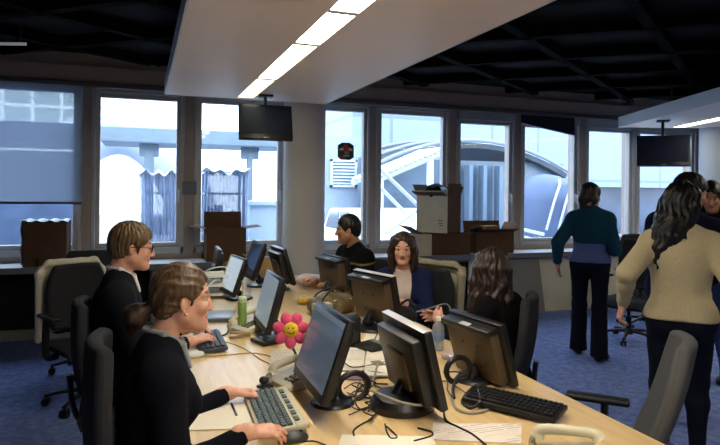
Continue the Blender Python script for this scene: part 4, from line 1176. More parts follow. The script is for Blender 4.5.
fab = mat('chair_fabric', (48, 48, 52), .95, .15, var=.12, scale=260, bump=.25)
fab2 = mat('chair_fabric_grey', (84, 84, 86), .95, .15, var=.12, scale=260, bump=.25)
plas = mat('chair_plastic', (24, 24, 27), .5, .4)
def office_chair(label, loc, rz, fabric=None, back_top=1.02, recline=8, group=None, seat_z=.47, arms=True):
    """faces +X in its own frame"""
    fb = fabric or fab
    t = thing('office_chair', label, 'chair', loc, R(rz), group)
    m = MB()
    def seat(u, v):
        x = -.22 + .46 * u; y = (-.235 + .47 * v)
        e = min(u, 1 - u, v, 1 - v)
        return (x, y * (1 - .12 * (u > .9) * 0), seat_z - .012 * math.cos(PI * (v - .5)) - .05 * max(0, (u - .82) / .18) ** 2 - .02 * (1 - min(1, e * 9)) ** 2)
    m.sheet(seat, 18, 18, .062); m.build('seat', fb, t, ang=60)
    bh = back_top - .52
    tb = math.tan(R(recline))
    m = MB()
    def back(u, v):
        z = .53 + bh * u
        wv = .235 * (1 - .26 * max(0, (u - .55) / .45) ** 2 - .16 * max(0, (.3 - u) / .3) ** 2)
        y = (v - .5) * 2 * wv
        x = -.225 - tb * (z - .5) + .045 * ((v - .5) * 2) ** 2 - .02 * math.sin(PI * u)
        e = min(u, 1 - u, v, 1 - v)
        return (x, y, z)
    m.sheet(back, 24, 16, .055); bo = m.build('backrest', fb, t, ang=70)
    bv = bo.modifiers.new('soft', 'BEVEL'); bv.width = .02; bv.segments = 3; bv.limit_method = 'ANGLE'; bv.angle_limit = R(50)
    m = MB(); m.tube([(-.02, 0, seat_z - .1), (-.2, 0, seat_z - .1), (-.252, 0, seat_z), (-.262 - tb * .12, 0, .62)], .026, 10, 6, flat=.6); m.build('back_support', plas, t)
    m = MB(); m.box((0, 0, seat_z - .1), (.3, .2, .05), .015); m.build('tilt_mechanism', plas, t)
    m = MB(); m.cyl((0, 0, .1), (0, 0, .26), .03, seg=20); m.cyl((0, 0, .24), (0, 0, seat_z - .1), .018, seg=16); m.build('gas_column', mat('column_black', (30, 30, 33), .3, .5, .5), t)
    m = MB(); m.cyl((0, 0, .075), (0, 0, .135), .05, .042, seg=24); m.build('base_hub', plas, t)
    for k in range(5):
        a = 2 * PI * k / 5 + .3; d = V((math.cos(a), math.sin(a), 0))
        m = MB(); m.tube([d * .03 + V((0, 0, .11)), d * .16 + V((0, 0, .1)), d * .3 + V((0, 0, .075))], lambda q: .026 - .01 * q, 10, 5, flat=.75); lg = m.build('leg', plas, t)
        n = V((-d.y, d.x, 0)); c = d * .29 + V((0, 0, .03))
        m = MB()
        for q in (-1, 1): m.cyl(c + n * q * .008, c + n * q * .026, .028, seg=18)
        m.cyl(c, c + V((0, 0, .045)), .007, seg=8); m.build('caster', plas, lg)
    for q in ((-1, 1) if arms else ()):
        m = MB(); m.tube([(-.05, q * .2, seat_z - .09), (-.05, q * .275, seat_z - .08), (-.05, q * .285, seat_z + .05), (-.05, q * .28, seat_z + .19)], .017, 8, 6, flat=1.5); ar = m.build('armrest_post', plas, t)
        m = MB(); m.box((-.02, q * .28, seat_z + .2), (.27, .07, .03), .014, None, 3); m.build('armrest_pad', plas, ar)
    return t
office_chair('dark office chair under the woman in the black cardigan', (.085, 2.15, 0), 3, fab, 1.1, 3, arms=False)
office_chair('dark office chair under the man with glasses', (-.08, 3.46, 0), 2, fab, 1.0, 4, arms=False)
chJ = office_chair('empty dark office chair with a pale jacket over its back at left', (-.36, 4.84, 0), -62, fab, 1.0, 6)
office_chair('dark office chair in front of the window counter, behind the chair with the pale jacket', (-.42, 5.7, 0), 95, fab, 1.06, 5)
chC = office_chair('office chair with a beige coat over its back under the woman in navy', (1.95, 4.16, 0), -150, fab, .98, 6, None, .44)
office_chair('dark office chair under the man in the striped shirt', (1.86, 4.98, 0), 196, fab, .96, 5)
office_chair('dark office chair under the woman with long auburn hair', (1.93, 3.08, 0), 140, fab, 1.0, 7, None, .42, arms=False)
chF = office_chair('empty grey office chair at the near right corner of the desk', (1.73, 1.99, 0), 136, fab2, 1.03, 17)
for (px, d, rz, lab) in ((630, 6.5, 200, 'dark office chair far back between the two standing women'), (646, 7.2, 250, 'dark office chair farthest back under the right television')):
    p = atd(px, 200, d); office_chair(lab, (p.x, p.y, 0), rz, fab, 1.08, 6)

# jackets over two chair backs
def drape(name, label, ch, mt, back_top, recline, left=.32, low=.45, seed=3, side=-1, cat='jacket'):
    mw = ch.matrix_basis.copy() if False else Matrix.Translation(ch.location) @ Matrix.Rotation(ch.rotation_euler.z, 4, 'Z')
    tb = math.tan(R(recline)); X = (1, 0, 0)
    prim = []
    up = V((-tb, 0, 1)).normalized(); fx = V((1, 0, tb)).normalized(); yy = V((0, 1, 0))
    topc = V((-.262 - tb * (back_top - .5), 0, back_top))
    # back fall, shoulder roll over the top edge, one sleeve at each side
    prim.append(slab(topc - up * (low * .5 - .01) - fx * .045, (fx, yy, up), (.022, .235, low * .5), .02, .03))
    prim.append(cone(topc + yy * -.17 + up * .012, topc + yy * .17 + up * .006, .033, .033, .03))
    prim.append(cone(topc + yy * .17 + up * .012, topc + yy * .235 - up * .06, .034, .026, .03))
    prim.append(cone(topc - yy * .17 + up * .012, topc - yy * .235 - up * .06, .034, .026, .03))
    for q in (1, -1):
        prim.append(cone(topc + yy * .235 * q - up * .06, topc + yy * (.25 * q) - up * (left + .2 if q == side else .16) - fx * .02, .027, .032 if q == side else .02, .03))
    t = thing(name, label, cat, ch.location, ch.rotation_euler.z)
    sub = [slab(V((-.2 - tb * (back_top - .72), 0, back_top - .24)), (fx, yy, up), (.06, .215, .245), .03, .01)]
    vq = solid(prim, .0065, 0, sub, folds(.008, 42, seed, (1, 1, .25)))
    mesh_obj('cloth', vq, mt, t, (0, 0, 0), relax=1)
    return t
drape('jacket', 'pale cream jacket draped over the back of the empty chair at left', chJ, mat('cream_jacket', (214, 206, 186), .9, .15, var=.08, scale=60), 1.0, 6, .34, .5, 3, -1)
drape('coat', 'beige coat hung over the back of the chair of the woman in navy', chC, mat('beige_coat', (172, 162, 136), .9, .15, var=.08, scale=60), 1.0, 6, .3, .5, 7, 1, cat='coat')

# grey board leaning under the sill
b0, b1 = aty(505, 300, 6.5), aty(545, 300, 6.5)
m = MB(); m.box((0, 0, .36), (b1.x - b0.x, .03, .72), .004)
o = m.build('partition_board', mat('board_grey', (124, 122, 116), .7, .3, var=.05, scale=5), smooth=False); o.location = ((b0.x + b1.x) / 2, 6.5, 0.02); o.rotation_euler = (R(-12), 0, 0)
tag(o, 'grey board leaning against the panel under the far windows', 'board')

# ------------------------------------------------------------------ cardboard boxes on the sill counter
card = mat('cardboard', (134, 100, 66), .85, .15, var=.08, scale=9)
card_d = mat('cardboard_dark', (98, 72, 52), .85, .15, var=.08, scale=9)
card_w = mat('cardboard_lit', (206, 194, 168), .8, .2, var=.05, scale=9)  # pale copy of the cardboard, painted where carton faces are lit
def carton(label, loc, rz, w, d, h, mt, flaps=(60, 60, 60, 60), fl=.16, mark=None, face=None):
    """open carton: x = width, y = depth; flap angles outward from upright: front, back, left, right"""
    t = thing('cardboard_box', label, 'box', loc, R(rz)); th = .006
    m = MB(); m.span((-w / 2, -d / 2, 0), (w / 2, d / 2, th)); m.span((-w / 2, d / 2 - th, 0), (w / 2, d / 2, h)); m.span((w / 2 - th, -d / 2, 0), (w / 2, d / 2, h))
    m.span((-w / 2, -d / 2, 0), (w / 2, -d / 2 + th, h)); m.span((-w / 2, -d / 2, 0), (-w / 2 + th, d / 2, h))
    m.build('carton', mt, t, smooth=False)
    for k, (ax, ang) in enumerate(zip(((0, -1), (0, 1), (-1, 0), (1, 0)), flaps)):
        if ang is None: continue
        ln_ = w if k < 2 else d
        dirn = V((ax[0] * math.sin(R(ang)), ax[1] * math.sin(R(ang)), math.cos(R(ang))))
        along = V((1, 0, 0)) if k < 2 else V((0, 1, 0)); nrm = dirn.cross(along)
        c = V((ax[0] * w / 2, ax[1] * d / 2, h)) + dirn * fl / 2
        m = MB(); m.box(c, (ln_ * .985, .005, fl), 0, Matrix((along, nrm, dirn)).transposed()); m.build('flap', mt, t, smooth=False)
    if mark:
        fx_, fz, mw, mh = mark
        m = MB()
        if face == 'left':
            for k in range(3): m.span((-w / 2 - .001, fx_, fz + k * mh / 3), (-w / 2, fx_ + mw * (1 - .2 * k), fz + k * mh / 3 + mh * .2))
        else:
            for k in range(3): m.span((fx_, -d / 2 - .001, fz + k * mh / 3), (fx_ + mw * (1 - .2 * k), -d / 2, fz + k * mh / 3 + mh * .2))
        m.build('printed_mark', mat('print_brown', (96, 78, 62), .8), t, smooth=False)
    return t
SZ = .8
# left box, wrapped in clear film
l, r_ = aty(22.5, 250, 6.64), aty(66.5, 250, 6.64); zt_ = aty(45, 222.5, 6.64).z
wL = r_.x - l.x
t = thing('cardboard_box', 'dark brown box with shiny film on top standing on the left end of the counter', 'box', ((l.x + r_.x) / 2, 6.64 + .19, SZ + .001))
m = MB(); m.box((0, 0, (zt_ - SZ) / 2), (wL, .38, zt_ - SZ), .004); m.build('carton', mat('cardboard_umber', (92, 66, 50), .8, .2, var=.08, scale=9), t)
m = MB(); m.sheet(lambda u, v: (-wL / 2 - .02 + (wL + .03) * u, -.2 + .4 * v, zt_ - SZ + .012 + .008 * math.sin(u * 23 + v * 7) + .006 * math.sin(v * 31)), 36, 20, .003)
m.sheet(lambda u, v: (-wL / 2 - .016 + .006 * math.sin(v * 14 + u * 9), -.195 + .39 * u, .02 + (zt_ - SZ) * v), 16, 20, .003); m.build('shiny_film', mat('film_silver', (196, 202, 210), .22, .6, .2), t)
for px in (37, 58):
    x = aty(px, 262, 6.64).x - (l.x + r_.x) / 2
    m = MB(); m.span((x - .018, -.191, .01), (x + .018, -.189, .075)); m.build('hand_hole', mat('hole_dark', (36, 26, 22), .9), t, smooth=False)
# middle box, its top flaps spread
l, r_ = aty(206.5, 250, 6.66), aty(246, 250, 6.66); zt_ = aty(226, 228.5, 6.66).z; wL = r_.x - l.x
t = carton('brown box with its flaps spread wide on the counter under the third window', ((l.x + r_.x) / 2, 6.66 + .17, SZ + .001), 0, wL, .34, zt_ - SZ, card_d, (None, 8, 84, 84), .17)
m = MB(); m.span((-wL / 2 + .03, -.16, zt_ - SZ - .08), (wL / 2 - .03, .16, zt_ - SZ - .06), .003)
# right stack
stk = aty(442, 245, 6.68)
zt1 = aty(440, 233.5, 6.62).z
carton('lower open brown box, bottom of the stack by the window behind the woman in navy', (stk.x + .06, 6.83, SZ + .001), 0, .66, .36, zt1 - SZ - .01, card_d, (None, None, 62, None), .2)
m = MB(); lo = aty(409, 245, 6.63); m.span((0, 0, 0), (aty(433, 245, 6.63).x - lo.x, .36, zt1 - SZ - .012)); o = m.build('cardboard_box', card_w, smooth=False); o.location = (lo.x - .01, 6.645, SZ + .001)  # added block standing for the lit face of the lower box
tag(o, 'pale block added as the lit face of the lower stacked box', 'box')
zt2 = aty(443, 196, 6.62).z
RB = 38
tb_ = carton('big carton with painted lit side, full of things, topmost of the stack by the window', (stk.x + .03, 6.83, zt1 + .004), RB, .42, .42, zt2 - zt1, card_d, (3, 25, 74, 40), .15)
hb = zt2 - zt1
m = MB(); m.span((-.2125, -.211, .002), (-.2105, .211, hb)); m.build('lit_side', card_w, tb_, smooth=False)  # light on the carton's left side, put into its colour
m = MB(); d_ = V((-math.sin(R(70)), 0, math.cos(R(70)))); m.box(V((-.213, 0, hb)) + d_ * .088, (.003, .42, .175), 0, Matrix((d_.cross(V((0, 1, 0))) * -1, V((0, 1, 0)), d_)).transposed()); m.build('lit_flap', card_w, tb_, smooth=False)
m = MB()
for k in range(3): m.span((-.2135, -.15, .09 + k * .03), (-.2124, -.1 + .01 * k, .1 + k * .03))
m.build('printed_mark', mat('print_brown', (96, 78, 62), .8), tb_, smooth=False)
def lump(name, label, cat, c, r, mt, seed, amp=.014):
    c = V(c)
    vq = solid([ell((0, 0, 0), ((1, 0, 0), (0, 1, 0), (0, 0, 1)), r, .02)], .008, 0, (), folds(amp, 60, seed, (1, 1, 1)))
    o = mesh_obj(name, vq, mt, None, (0, 0, 0), relax=1); o.location = c
    return tag(o, label, cat)
bx = V((stk.x + .03, 6.83, zt2))
lump('black_cloth', 'crumpled black cloth sticking out of the topmost carton', 'cloth', bx + V((-.12, -.06, .05)), (.1, .1, .09), black_cl, 4)
lump('blue_cloth', 'pale blue cloth bundle in the topmost carton', 'cloth', bx + V((.02, -.04, .04)), (.11, .09, .075), mat('pale_blue_cloth', (176, 196, 226), .85, .2, var=.08, scale=20), 5)
lump('grey_cloth', 'slate grey cloth in the topmost carton behind the black cloth', 'cloth', bx + V((.0, .1, .06)), (.12, .08, .095), mat('slate_cloth', (84, 98, 118), .85, .2, var=.08, scale=20), 9)
# small box at the right of the stack
l, r_ = aty(473, 245, 6.66), aty(511, 245, 6.66); wL = r_.x - l.x; zt3 = aty(490, 232, 6.66).z
carton('low open brown box right of the tall stack of boxes', ((l.x + r_.x) / 2 + .05, 6.83, SZ + .001), 0, wL, .32, zt3 - SZ, card_d, (72, 14, None, 30), .13)
lump('black_bag', 'black bag in the low open box right of the stack', 'bag', ((l.x + r_.x) / 2 - .12, 6.84, zt3 - .03), (.1, .1, .1), black_cl, 6, .008)
m = MB(); m.box((0, 0, .07), (.2, .15, .14), .006); o = m.build('file_box', card, smooth=False); o.location = ((l.x + r_.x) / 2 + .07, 6.84, zt3 - .07); tag(o, 'small brown carton lying in the low open box', 'box')
# ------------------------------------------------------------------ monitors
mon_b = mat('monitor_black', (26, 26, 29), .38, .45)
mon_g = mat('monitor_back_bronze', (92, 78, 62), .42, .4, .15, var=.06, scale=8)
mon_t = mat('monitor_silver_and_glare', (196, 194, 196), .35, .5, .2)  # silver handle tops; as a top edge also paints in lamp glare
scr_m = mat('screen_dark', (30, 36, 46), .12, .6)
def screen_lit(name, c1, c2, s):
    """screen with faint window blocks on it"""
    m_ = mat(name, c1, .15, .6)
    nt = m_.node_tree; n = nt.nodes; b = n['Principled BSDF']
    tc = n.new('ShaderNodeTexCoord'); br = n.new('ShaderNodeTexBrick')
    mp = n.new('ShaderNodeMapping'); mp.inputs['Rotation'].default_value = (R(90), 0, R(90))
    br.inputs['Scale'].default_value = 1; br.inputs['Brick Width'].default_value = .17; br.inputs['Row Height'].default_value = .045; br.inputs['Mortar Size'].default_value = .006
    br.inputs['Color1'].default_value = (*lin(c1), 1); br.inputs['Color2'].default_value = (*lin(c2), 1); br.inputs['Mortar'].default_value = (*lin(c1), 1)
    nt.links.new(tc.outputs['Object'], mp.inputs['Vector']); nt.links.new(mp.outputs['Vector'], br.inputs['Vector'])
    nt.links.new(br.outputs['Color'], b.inputs['Emission Color']); b.inputs['Emission Strength'].default_value = s
    return m_
scr_a = screen_lit('screen_slate', (62, 72, 84), (92, 98, 104), .55)
scr_b = screen_lit('screen_grey', (112, 124, 134), (130, 140, 148), .5)
scr_c = screen_lit('screen_pale', (158, 172, 182), (176, 186, 192), .6)
def monitor(label, c, yaw, w, h, tilt, scr=None, back='plain', base='oval', th=.05, hh=None, top=None, edge=None):
    """c = middle of the panel, the screen looks along +X of its own frame"""
    c = V(c); t = thing('monitor', label, 'monitor', (c.x, c.y, DZ + .0015), R(yaw))
    z = c.z - DZ; ry = rotm('Y', -tilt)
    def Q(x, y, zz): return ry @ V((x, y, zz)) + V((0, 0, z))
    m = MB(); m.box(Q(-.004, 0, 0), (.034, w, h), .007, ry); m.build('housing', mon_b, t)
    m = MB(); m.box(Q(.0135, 0, .008), (.003, w - .036, h - .052), .001, ry); m.build('screen', scr or scr_m, t, smooth=False)
    m = MB()
    for k in range(4): m.box(Q(.0135, -w * .36 + k * .022, -h / 2 + .011), (.003, .012, .005), .001, ry)
    m.build('button_row', mat('button_grey', (90, 90, 94), .4), t)
    hump = th - .03
    m = MB(); m.box(Q(-.018 - hump / 2, 0, -.005), (hump + .01, w * .86, h * .84), .012, ry); m.build('back_cover', mon_g if back == 'bronze' else mon_b, t)
    if back == 'bronze':
        m = MB(); m.box(Q(-.03 - hump / 2, 0, h * .42), (hump + .02, w * .9, h * .1), .008, ry); m.build('vent_bar', mon_b, t)
        m = MB(); m.box(Q(-.045 - hump / 2, .0, h * .42), (.03, w * .2, h * .085), .006, ry); hg = m.build('handle', mon_b, t)
        m = MB(); m.box(Q(-.045 - hump / 2, .0, h * .465), (.026, w * .18, .004), .001, ry); m.build('handle_top', mon_t, hg)
        for y in (-.05, .05):
            for zz in (-.06, .04):
                m = MB(); a = Q(-.022 - hump, y, zz); m.cyl(a, a + ry @ V((-.004, 0, 0)), .006, seg=10); m.build('screw', mat('screw_dark', (50, 44, 38), .3, .5, .6), t)
    else:
        m = MB(); m.box(Q(-.02 - hump, 0, -.02), (.03, w * .42, h * .5), .01, ry); m.build('mount_plate', mon_g if back == 'mid' else mon_b, t)
    if top:
        m = MB(); m.box(Q(-.006, 0, h / 2 + .0015), (.034, w - .012, .003), .001, ry); m.build('top_edge', mon_t, t)
    if edge:
        m = MB(); m.box(Q(.004, -w / 2 - .0015, .0), (.03, .003, h * .96), .001, ry); m.build('yellow_strip', mat('strip_yellow', (214, 192, 70), .6), t)
    m = MB(); nk = Q(-.03 - hump, 0, -h * .25)
    m.tube([nk, nk + V((-.035, 0, -.06)), V((-.06, 0, .06)), V((-.05, 0, .02))], .028, 12, 6, flat=.55); m.build('stand_neck', mon_b, t)
    m = MB()
    if base == 'oval': m.lathe([(0, .024), (.07, .022), (.1, .016), (.108, .006), (.105, 0), (0, 0)], seg=36)
    elif base == 'ring':
        m.lathe([(0, .014), (.08, .012), (.09, 0), (0, 0)], seg=32)
        m.tube([V((-.09 + .065 * math.cos(a), 0.0, .058 + .055 * math.sin(a))) for a in [R(q) for q in range(-80, 261, 20)]], .013, 8, 3)
    else:
        m.lathe([(0, .062), (.07, .06), (.112, .048), (.13, .024), (.128, 0), (0, 0)], seg=40)
    bo = m.build('stand_base', mon_b, t)
    bo.location = (-.05, 0, 0)
    return t
monitor('black monitor turned towards the woman in the black cardigan, nearest on the left side', (.685, 2.33, .953), 180, .44, .325, 19, scr_a, base='ring')
monitor('black monitor with a glare-painted top edge seen from behind, in front of the handbag', (1.035, 2.2, .925), 0, .42, .31, 14, back='mid', base='round', top=True, th=.075)  # pale top strip is the lamp's glare put into colour
monitor('black monitor with a bronze back and four screws, nearest on the right side', (1.49, 2.42, .88), 8, .38, .295, 16, back='bronze', base='ring', th=.075)
monitor('black monitor with a grey screen turned left behind the pink flower', (.70, 3.5, .94), 180, .40, .32, 15, scr_b)
monitor('monitor with a pale screen and a yellow strip down its side', (.67, 4.74, .92), 188, .36, .30, 19, scr_c, edge=True)
monitor('small dark monitor behind the one with the yellow strip', (.6, 5.35, .93), 178, .36, .30, 10, scr_m)
monitor('black monitor seen edge-on right of the tan carton, leaning back', (1.15, 5.1, .945), 4, .40, .32, 17, back='mid', th=.07)
monitor('black monitor standing back to back with the edge-on one, near the pillar', (.93, 5.33, .965), 184, .40, .33, 19, scr_m, top=True)
monitor('dark monitor seen from behind in front of the man in the striped shirt', (1.50, 4.66, .93), 8, .46, .26, 8, back='bronze', th=.09)
monitor('dark monitor seen from behind in front of the woman in navy', (1.395, 3.5, .93), 17, .40, .31, 12, back='bronze', th=.08, top=True)

# ------------------------------------------------------------------ keyboards, mice, phones
key_d = mat('keycap_dark', (70, 84, 84), .5, .4); key_b = mat('keycap_black', (22, 22, 25), .45, .4)
kb_l = mat('keyboard_beige', (186, 182, 160), .5, .4); kb_b = mat('keyboard_black', (24, 24, 27), .45, .4); kb_s = mat('keyboard_slate', (66, 76, 88), .5, .4)
def keyboard(label, loc, rz, L_, W_, body, key, strip=None):
    """long side along Y, back edge towards +X"""
    t = thing('keyboard', label, 'keyboard', loc, R(rz)); tl = rotm('Y', -5)
    m = MB(); m.box((0, 0, .016), (W_, L_, .02), .005, tl); m.build('keyboard_case', body, t)
    if strip:
        m = MB(); m.box((W_ * .36, 0, .0295), (W_ * .24, L_ * .985, .008), .003, tl); m.build('top_strip', strip, t)
        for k in range(6):
            m = MB(); m.box((W_ * .31, -L_ * .36 + k * L_ * .14, .0355), (W_ * .1, L_ * .09, .006), .002, tl); m.build('hot_key', key, t)
    rows, cols = 5, 18
    x0, x1 = -W_ * .44, W_ * (.2 if strip else .42)
    for i in range(rows):
        m = MB()
        for j in range(cols):
            y = L_ / 2 - .012 - (L_ - .024) * (j + .5) / cols
            x = x0 + (x1 - x0) * (i + .5) / rows
            if i == 0 and 4 <= j <= 8:
                if j == 6: m.box((x, y, .031 - x * -.085), ((x1 - x0) / rows * .82, (L_ - .024) / cols * 4.8, .008), .002, tl)
                continue
            m.box((x, y, .031 + x * .085), ((x1 - x0) / rows * .82, (L_ - .024) / cols * .84, .008), .002, tl)
        m.build('key_row', key, t)
    return t
keyboard('keyboard with dark keys and beige strip before the woman in the black cardigan', (.485, 2.285, DZ + .001), -2, .43, .18, kb_l, key_d, kb_l)
keyboard('slate keyboard lying in front of the man with glasses', (.36, 3.42, DZ + .001), 0, .4, .15, kb_s, kb_s)
keyboard('black keyboard pushed aside below the bronze-backed monitor', (1.395, 2.03, DZ + .012), 33, .38, .15, kb_b, key_b)
def mouse(label, px, py, rz, mt, z=DZ + .001):
    p = atz(px, py, z); t = thing('mouse', label, 'mouse', p, R(rz))
    vq = solid([ell((0, 0, .008), ((1, 0, 0), (0, 1, 0), (0, 0, 1)), (.055, .03, .026), .01)], .004, 0, [half((0, 0, .001), (0, 0, 1))])
    mesh_obj('mouse_shell', vq, mt, t, (0, 0, 0))
    m = MB(); m.cyl((.028, -.004, .029), (.028, .004, .029), .007, seg=14); m.build('wheel', kb_b, t)
    return t
mouse('dark mouse under the right hand of the woman in the black cardigan', 293, 441, 0, mat('mouse_dark', (52, 52, 54), .4, .5))
mouse('white and black mouse beside the slate keyboard', 194, 357, 10, mat('mouse_white', (210, 212, 214), .35, .5))
ph_c = mat('phone_grey', (178, 172, 154), .45, .4); ph_k = mat('phone_key', (110, 106, 98), .5, .4)
ph_w = mat('phone_cream', (206, 200, 176), .45, .4)
def phone(label, loc, rz, mt, s=1.0):
    t = thing('telephone', label, 'telephone', loc, R(rz))
    m = MB(); m.prism([(-.1, 0), (.1, 0), (.1, .055), (.06, .06), (-.1, .022)], .17, Matrix.Translation((0, .085, 0)) @ Matrix.Rotation(R(90), 4, 'X'), .006); m.build('phone_body', mt, t)
    m = MB(); tl = rotm('Y', -13)
    for i in range(4):
        for j in range(3): m.box((-.06 + .024 * i, -.055 + .024 * j, .037 + .0052 * i), (.016, .016, .008), .002, tl)
    m.build('key_pad', ph_k, t)
    m = MB(); m.tube([(-.095, .055, .056), (-.08, .055, .08), (0, .055, .094), (.08, .055, .1), (.1, .055, .084)], lambda q: .017 + .008 * abs(2 * q - 1) ** 3, 12, 6); m.build('handset', mt, t)
    m = MB(); m.tube([(-.1 + .1 * math.sin(k * .03) * 0 - .02 * math.sin(k / 60 * PI), .06 + .012 * math.cos(k * 1.3), .045 - .03 * k / 60 + .012 * math.sin(k * 1.3)) for k in range(61)], .0025, 5, 0); m.build('coiled_cord', mt, t)
    return t
p = atz(297, 384, DZ); phone('grey telephone with handset between the pink flower and the nearest monitor', (p.x, p.y, DZ + .001), 20, ph_c)
p = atz(250, 330, DZ); phone('pale telephone beside the green bottle', (p.x, p.y, DZ + .001), 30, ph_w)
p = atz(563, 466, DZ); phone('cream telephone at the bottom right of the desk', (p.x, p.y, DZ + .001), -50, ph_w)
# black pad with cradle
p = atz(266, 343, DZ); t = thing('card_reader', 'flat black desk gadget in front of the pale telephone', 'gadget', (p.x, p.y, DZ + .001), R(20))
m = MB(); m.box((0, 0, .012), (.12, .15, .022), .006); m.build('gadget_body', kb_b, t)
m = MB(); m.box((.0, .0, .025), (.05, .09, .006), .002); m.build('pad', mat('pad_grey', (96, 98, 100), .5), t)
p = atz(372, 351, DZ); t = thing('calculator', 'black desk calculator lying on the papers behind the nearest monitor', 'calculator', (p.x, p.y, DZ + .016), R(15))
m = MB(); m.box((0, 0, .012), (.13, .16, .022), .006, rotm('Y', -4)); m.build('calculator_body', kb_b, t)
m = MB(); m.box((.04, 0, .0255), (.03, .12, .004), .001, rotm('Y', -4)); m.build('display', mat('display_grey', (112, 118, 118), .3), t)
# black speaker box
p = atz(354, 347.5, DZ); t = thing('desk_speaker', 'small black desk speaker behind the nearest monitor', 'speaker', (p.x, p.y + .04, DZ + .001), R(-10))
m = MB(); m.box((0, 0, .083), (.085, .1, .165), .006); m.build('speaker_case', kb_b, t)
m = MB(); m.lathe([(0, .003), (.03, .004), (.034, 0)], (.0, -.0505, .06), 24, rotm('X', 90)); m.build('speaker_cone', mat('cone_grey', (44, 44, 46), .6), t)
# little black clamp by the keyboard
p = atz(265, 388, DZ); t = thing('webcam', 'tiny black webcam on the desk beyond the beige-strip keyboard', 'webcam', (p.x, p.y, DZ + .001), R(30))
m = MB(); m.box((0, 0, .006), (.05, .06, .012), .004); m.build('foot', kb_b, t)
m = MB(); m.ball((0, .01, .03), (.018, .022, .018), 16); m.cyl((.014, .01, .03), (.022, .01, .03), .01, seg=14); m.build('camera_head', kb_b, t)

# ------------------------------------------------------------------ papers
def poly_sheet(name, label, cat, pts, mt, th=.0016, z=DZ + .0012, curl=0.0):
    P = [atz(a, b, z) for a, b in pts]; c = sum(P, V()) / len(P)
    m = MB()
    if len(P) == 4:
        m.sheet(lambda u, v: (P[0].lerp(P[1], u)).lerp(P[3].lerp(P[2], u), v) - c + V((0, 0, curl * (2 * u - 1) ** 2 * (.4 + .6 * v) + .0005)), 12, 8, th)
    o = m.build(name, mt); o.location = c + V((0, 0, th))
    return tag(o, label, cat)
paper_w = mat('paper_white', (232, 226, 210), .75, .2); news = print_mat('newsprint', (206, 198, 182), (104, 100, 96), 130, 22, .55)
form = print_mat('form_print', (226, 216, 206), (168, 158, 156), 60, 9, .45)
mag = print_mat('magazine_print', (222, 216, 204), (128, 122, 116), 70, 8, .4)
poly_sheet('paper_sheet', 'blank white sheet under the pen beside the beige-strip keyboard', 'paper', [(183, 431), (262, 428), (247, 403), (196, 404)], paper_w)
poly_sheet('newspaper', 'folded newspaper left of the grey telephone', 'newspaper', [(268, 378), (294, 374), (302, 350), (272, 352)], news, .004, curl=.003)
poly_sheet('newspaper', 'narrow strip of newspaper under the pink flower', 'newspaper', [(284, 372), (310, 372), (318, 352), (296, 350)], news, .003, DZ + .004)
poly_sheet('form_sheet', 'printed form with boxes at the bottom right beside the cream telephone', 'paper', [(432, 440), (521, 444), (522, 424), (433, 424)], form)
poly_sheet('paper_sheet', 'white sheet at the bottom edge of the desk left of the printed form', 'paper', [(336, 452), (440, 452), (432, 437), (342, 435)], paper_w)
poly_sheet('magazine', 'open magazine left half-hidden behind the nearest monitor', 'magazine', [(338, 377), (362, 376), (366, 349), (346, 349)], mag, .008, curl=.004)
poly_sheet('magazine', 'open magazine with a picture under the calculator', 'magazine', [(364, 379), (390, 379), (392, 350), (367, 350)], mag, .008, curl=.004)
m = MB(); a = atz(378, 363, DZ + .02); m.box((0, 0, 0), (.05, .08, .002), 0); o = m.build('photo_print', mat('photo_grey', (120, 112, 104), .5), smooth=False); o.location = a; tag(o, 'small grey picture lying on the right magazine', 'picture')
poly_sheet('magazine', 'purple-edged booklet in front of the open magazines', 'booklet', [(340, 380), (372, 381), (373, 377), (341, 376)], mat('booklet_purple', (120, 92, 124), .5), .006)
poly_sheet('paper_sheet', 'loose white papers between the pale-screened and the grey-screened monitors', 'paper', [(246, 318), (262, 318), (266, 290), (252, 288)], paper_w)
poly_sheet('paper_sheet', 'white papers spread beside the head of the woman in the black cardigan', 'paper', [(206, 322), (232, 316), (238, 300), (214, 300)], paper_w)
poly_sheet('paper_sheet', 'cream sheet in front of the slumped handbag', 'paper', [(312, 330), (330, 330), (336, 306), (318, 304)], mat('paper_cream', (216, 204, 168), .75, .2))
poly_sheet('paper_sheet', 'white sheet lying between the dark speaker and the glare-topped monitor', 'paper', [(362, 344), (380, 346), (384, 336), (366, 334)], paper_w)
# ring binders, trays and other clutter at the far left end
p = atz(214, 296, DZ); t = thing('letter_tray', 'white wire letter tray far down the left side of the desk', 'tray', (p.x, p.y, DZ + .001))
m = MB()
for k in range(3): m.tube([(-.12, -.16, .03 + .07 * k), (.12, -.16, .03 + .07 * k), (.12, .16, .03 + .07 * k), (-.12, .16, .03 + .07 * k), (-.12, -.16, .03 + .07 * k)], .004, 6, 0)
for x in (-.12, .12):
    for y in (-.16, .16): m.cyl((x, y, 0), (x, y, .2), .004, seg=8)
m.tube([(-.12, -.16, .17), (-.06, -.16, .235), (.06, -.16, .25), (.12, -.16, .2)], .005, 6, 6); m.build('wire_frame', mat('wire_white', (220, 220, 222), .4, .5), t)
for k in range(3):
    m = MB(); m.box((.0, 0, .036 + .07 * k), (.21, .29, .008 + .01 * (k % 2)), .001, rotm('Z', 4 * k - 4)); m.build('paper_stack', paper_w, t, smooth=False)
p = atz(220, 318, DZ); t = thing('notebook_computer', 'closed grey-blue notebook lying in front of the pale-screened monitor', 'notebook', (p.x, p.y, DZ + .001), R(-8))
m = MB(); m.box((0, 0, .012), (.2, .27, .022), .005); m.build('shell', mat('notebook_bluegrey', (92, 104, 126), .4, .5), t)
m = MB(); m.box((0, 0, .0245), (.185, .255, .003), .001); m.build('lid', mat('notebook_lid', (132, 146, 168), .35, .5), t)
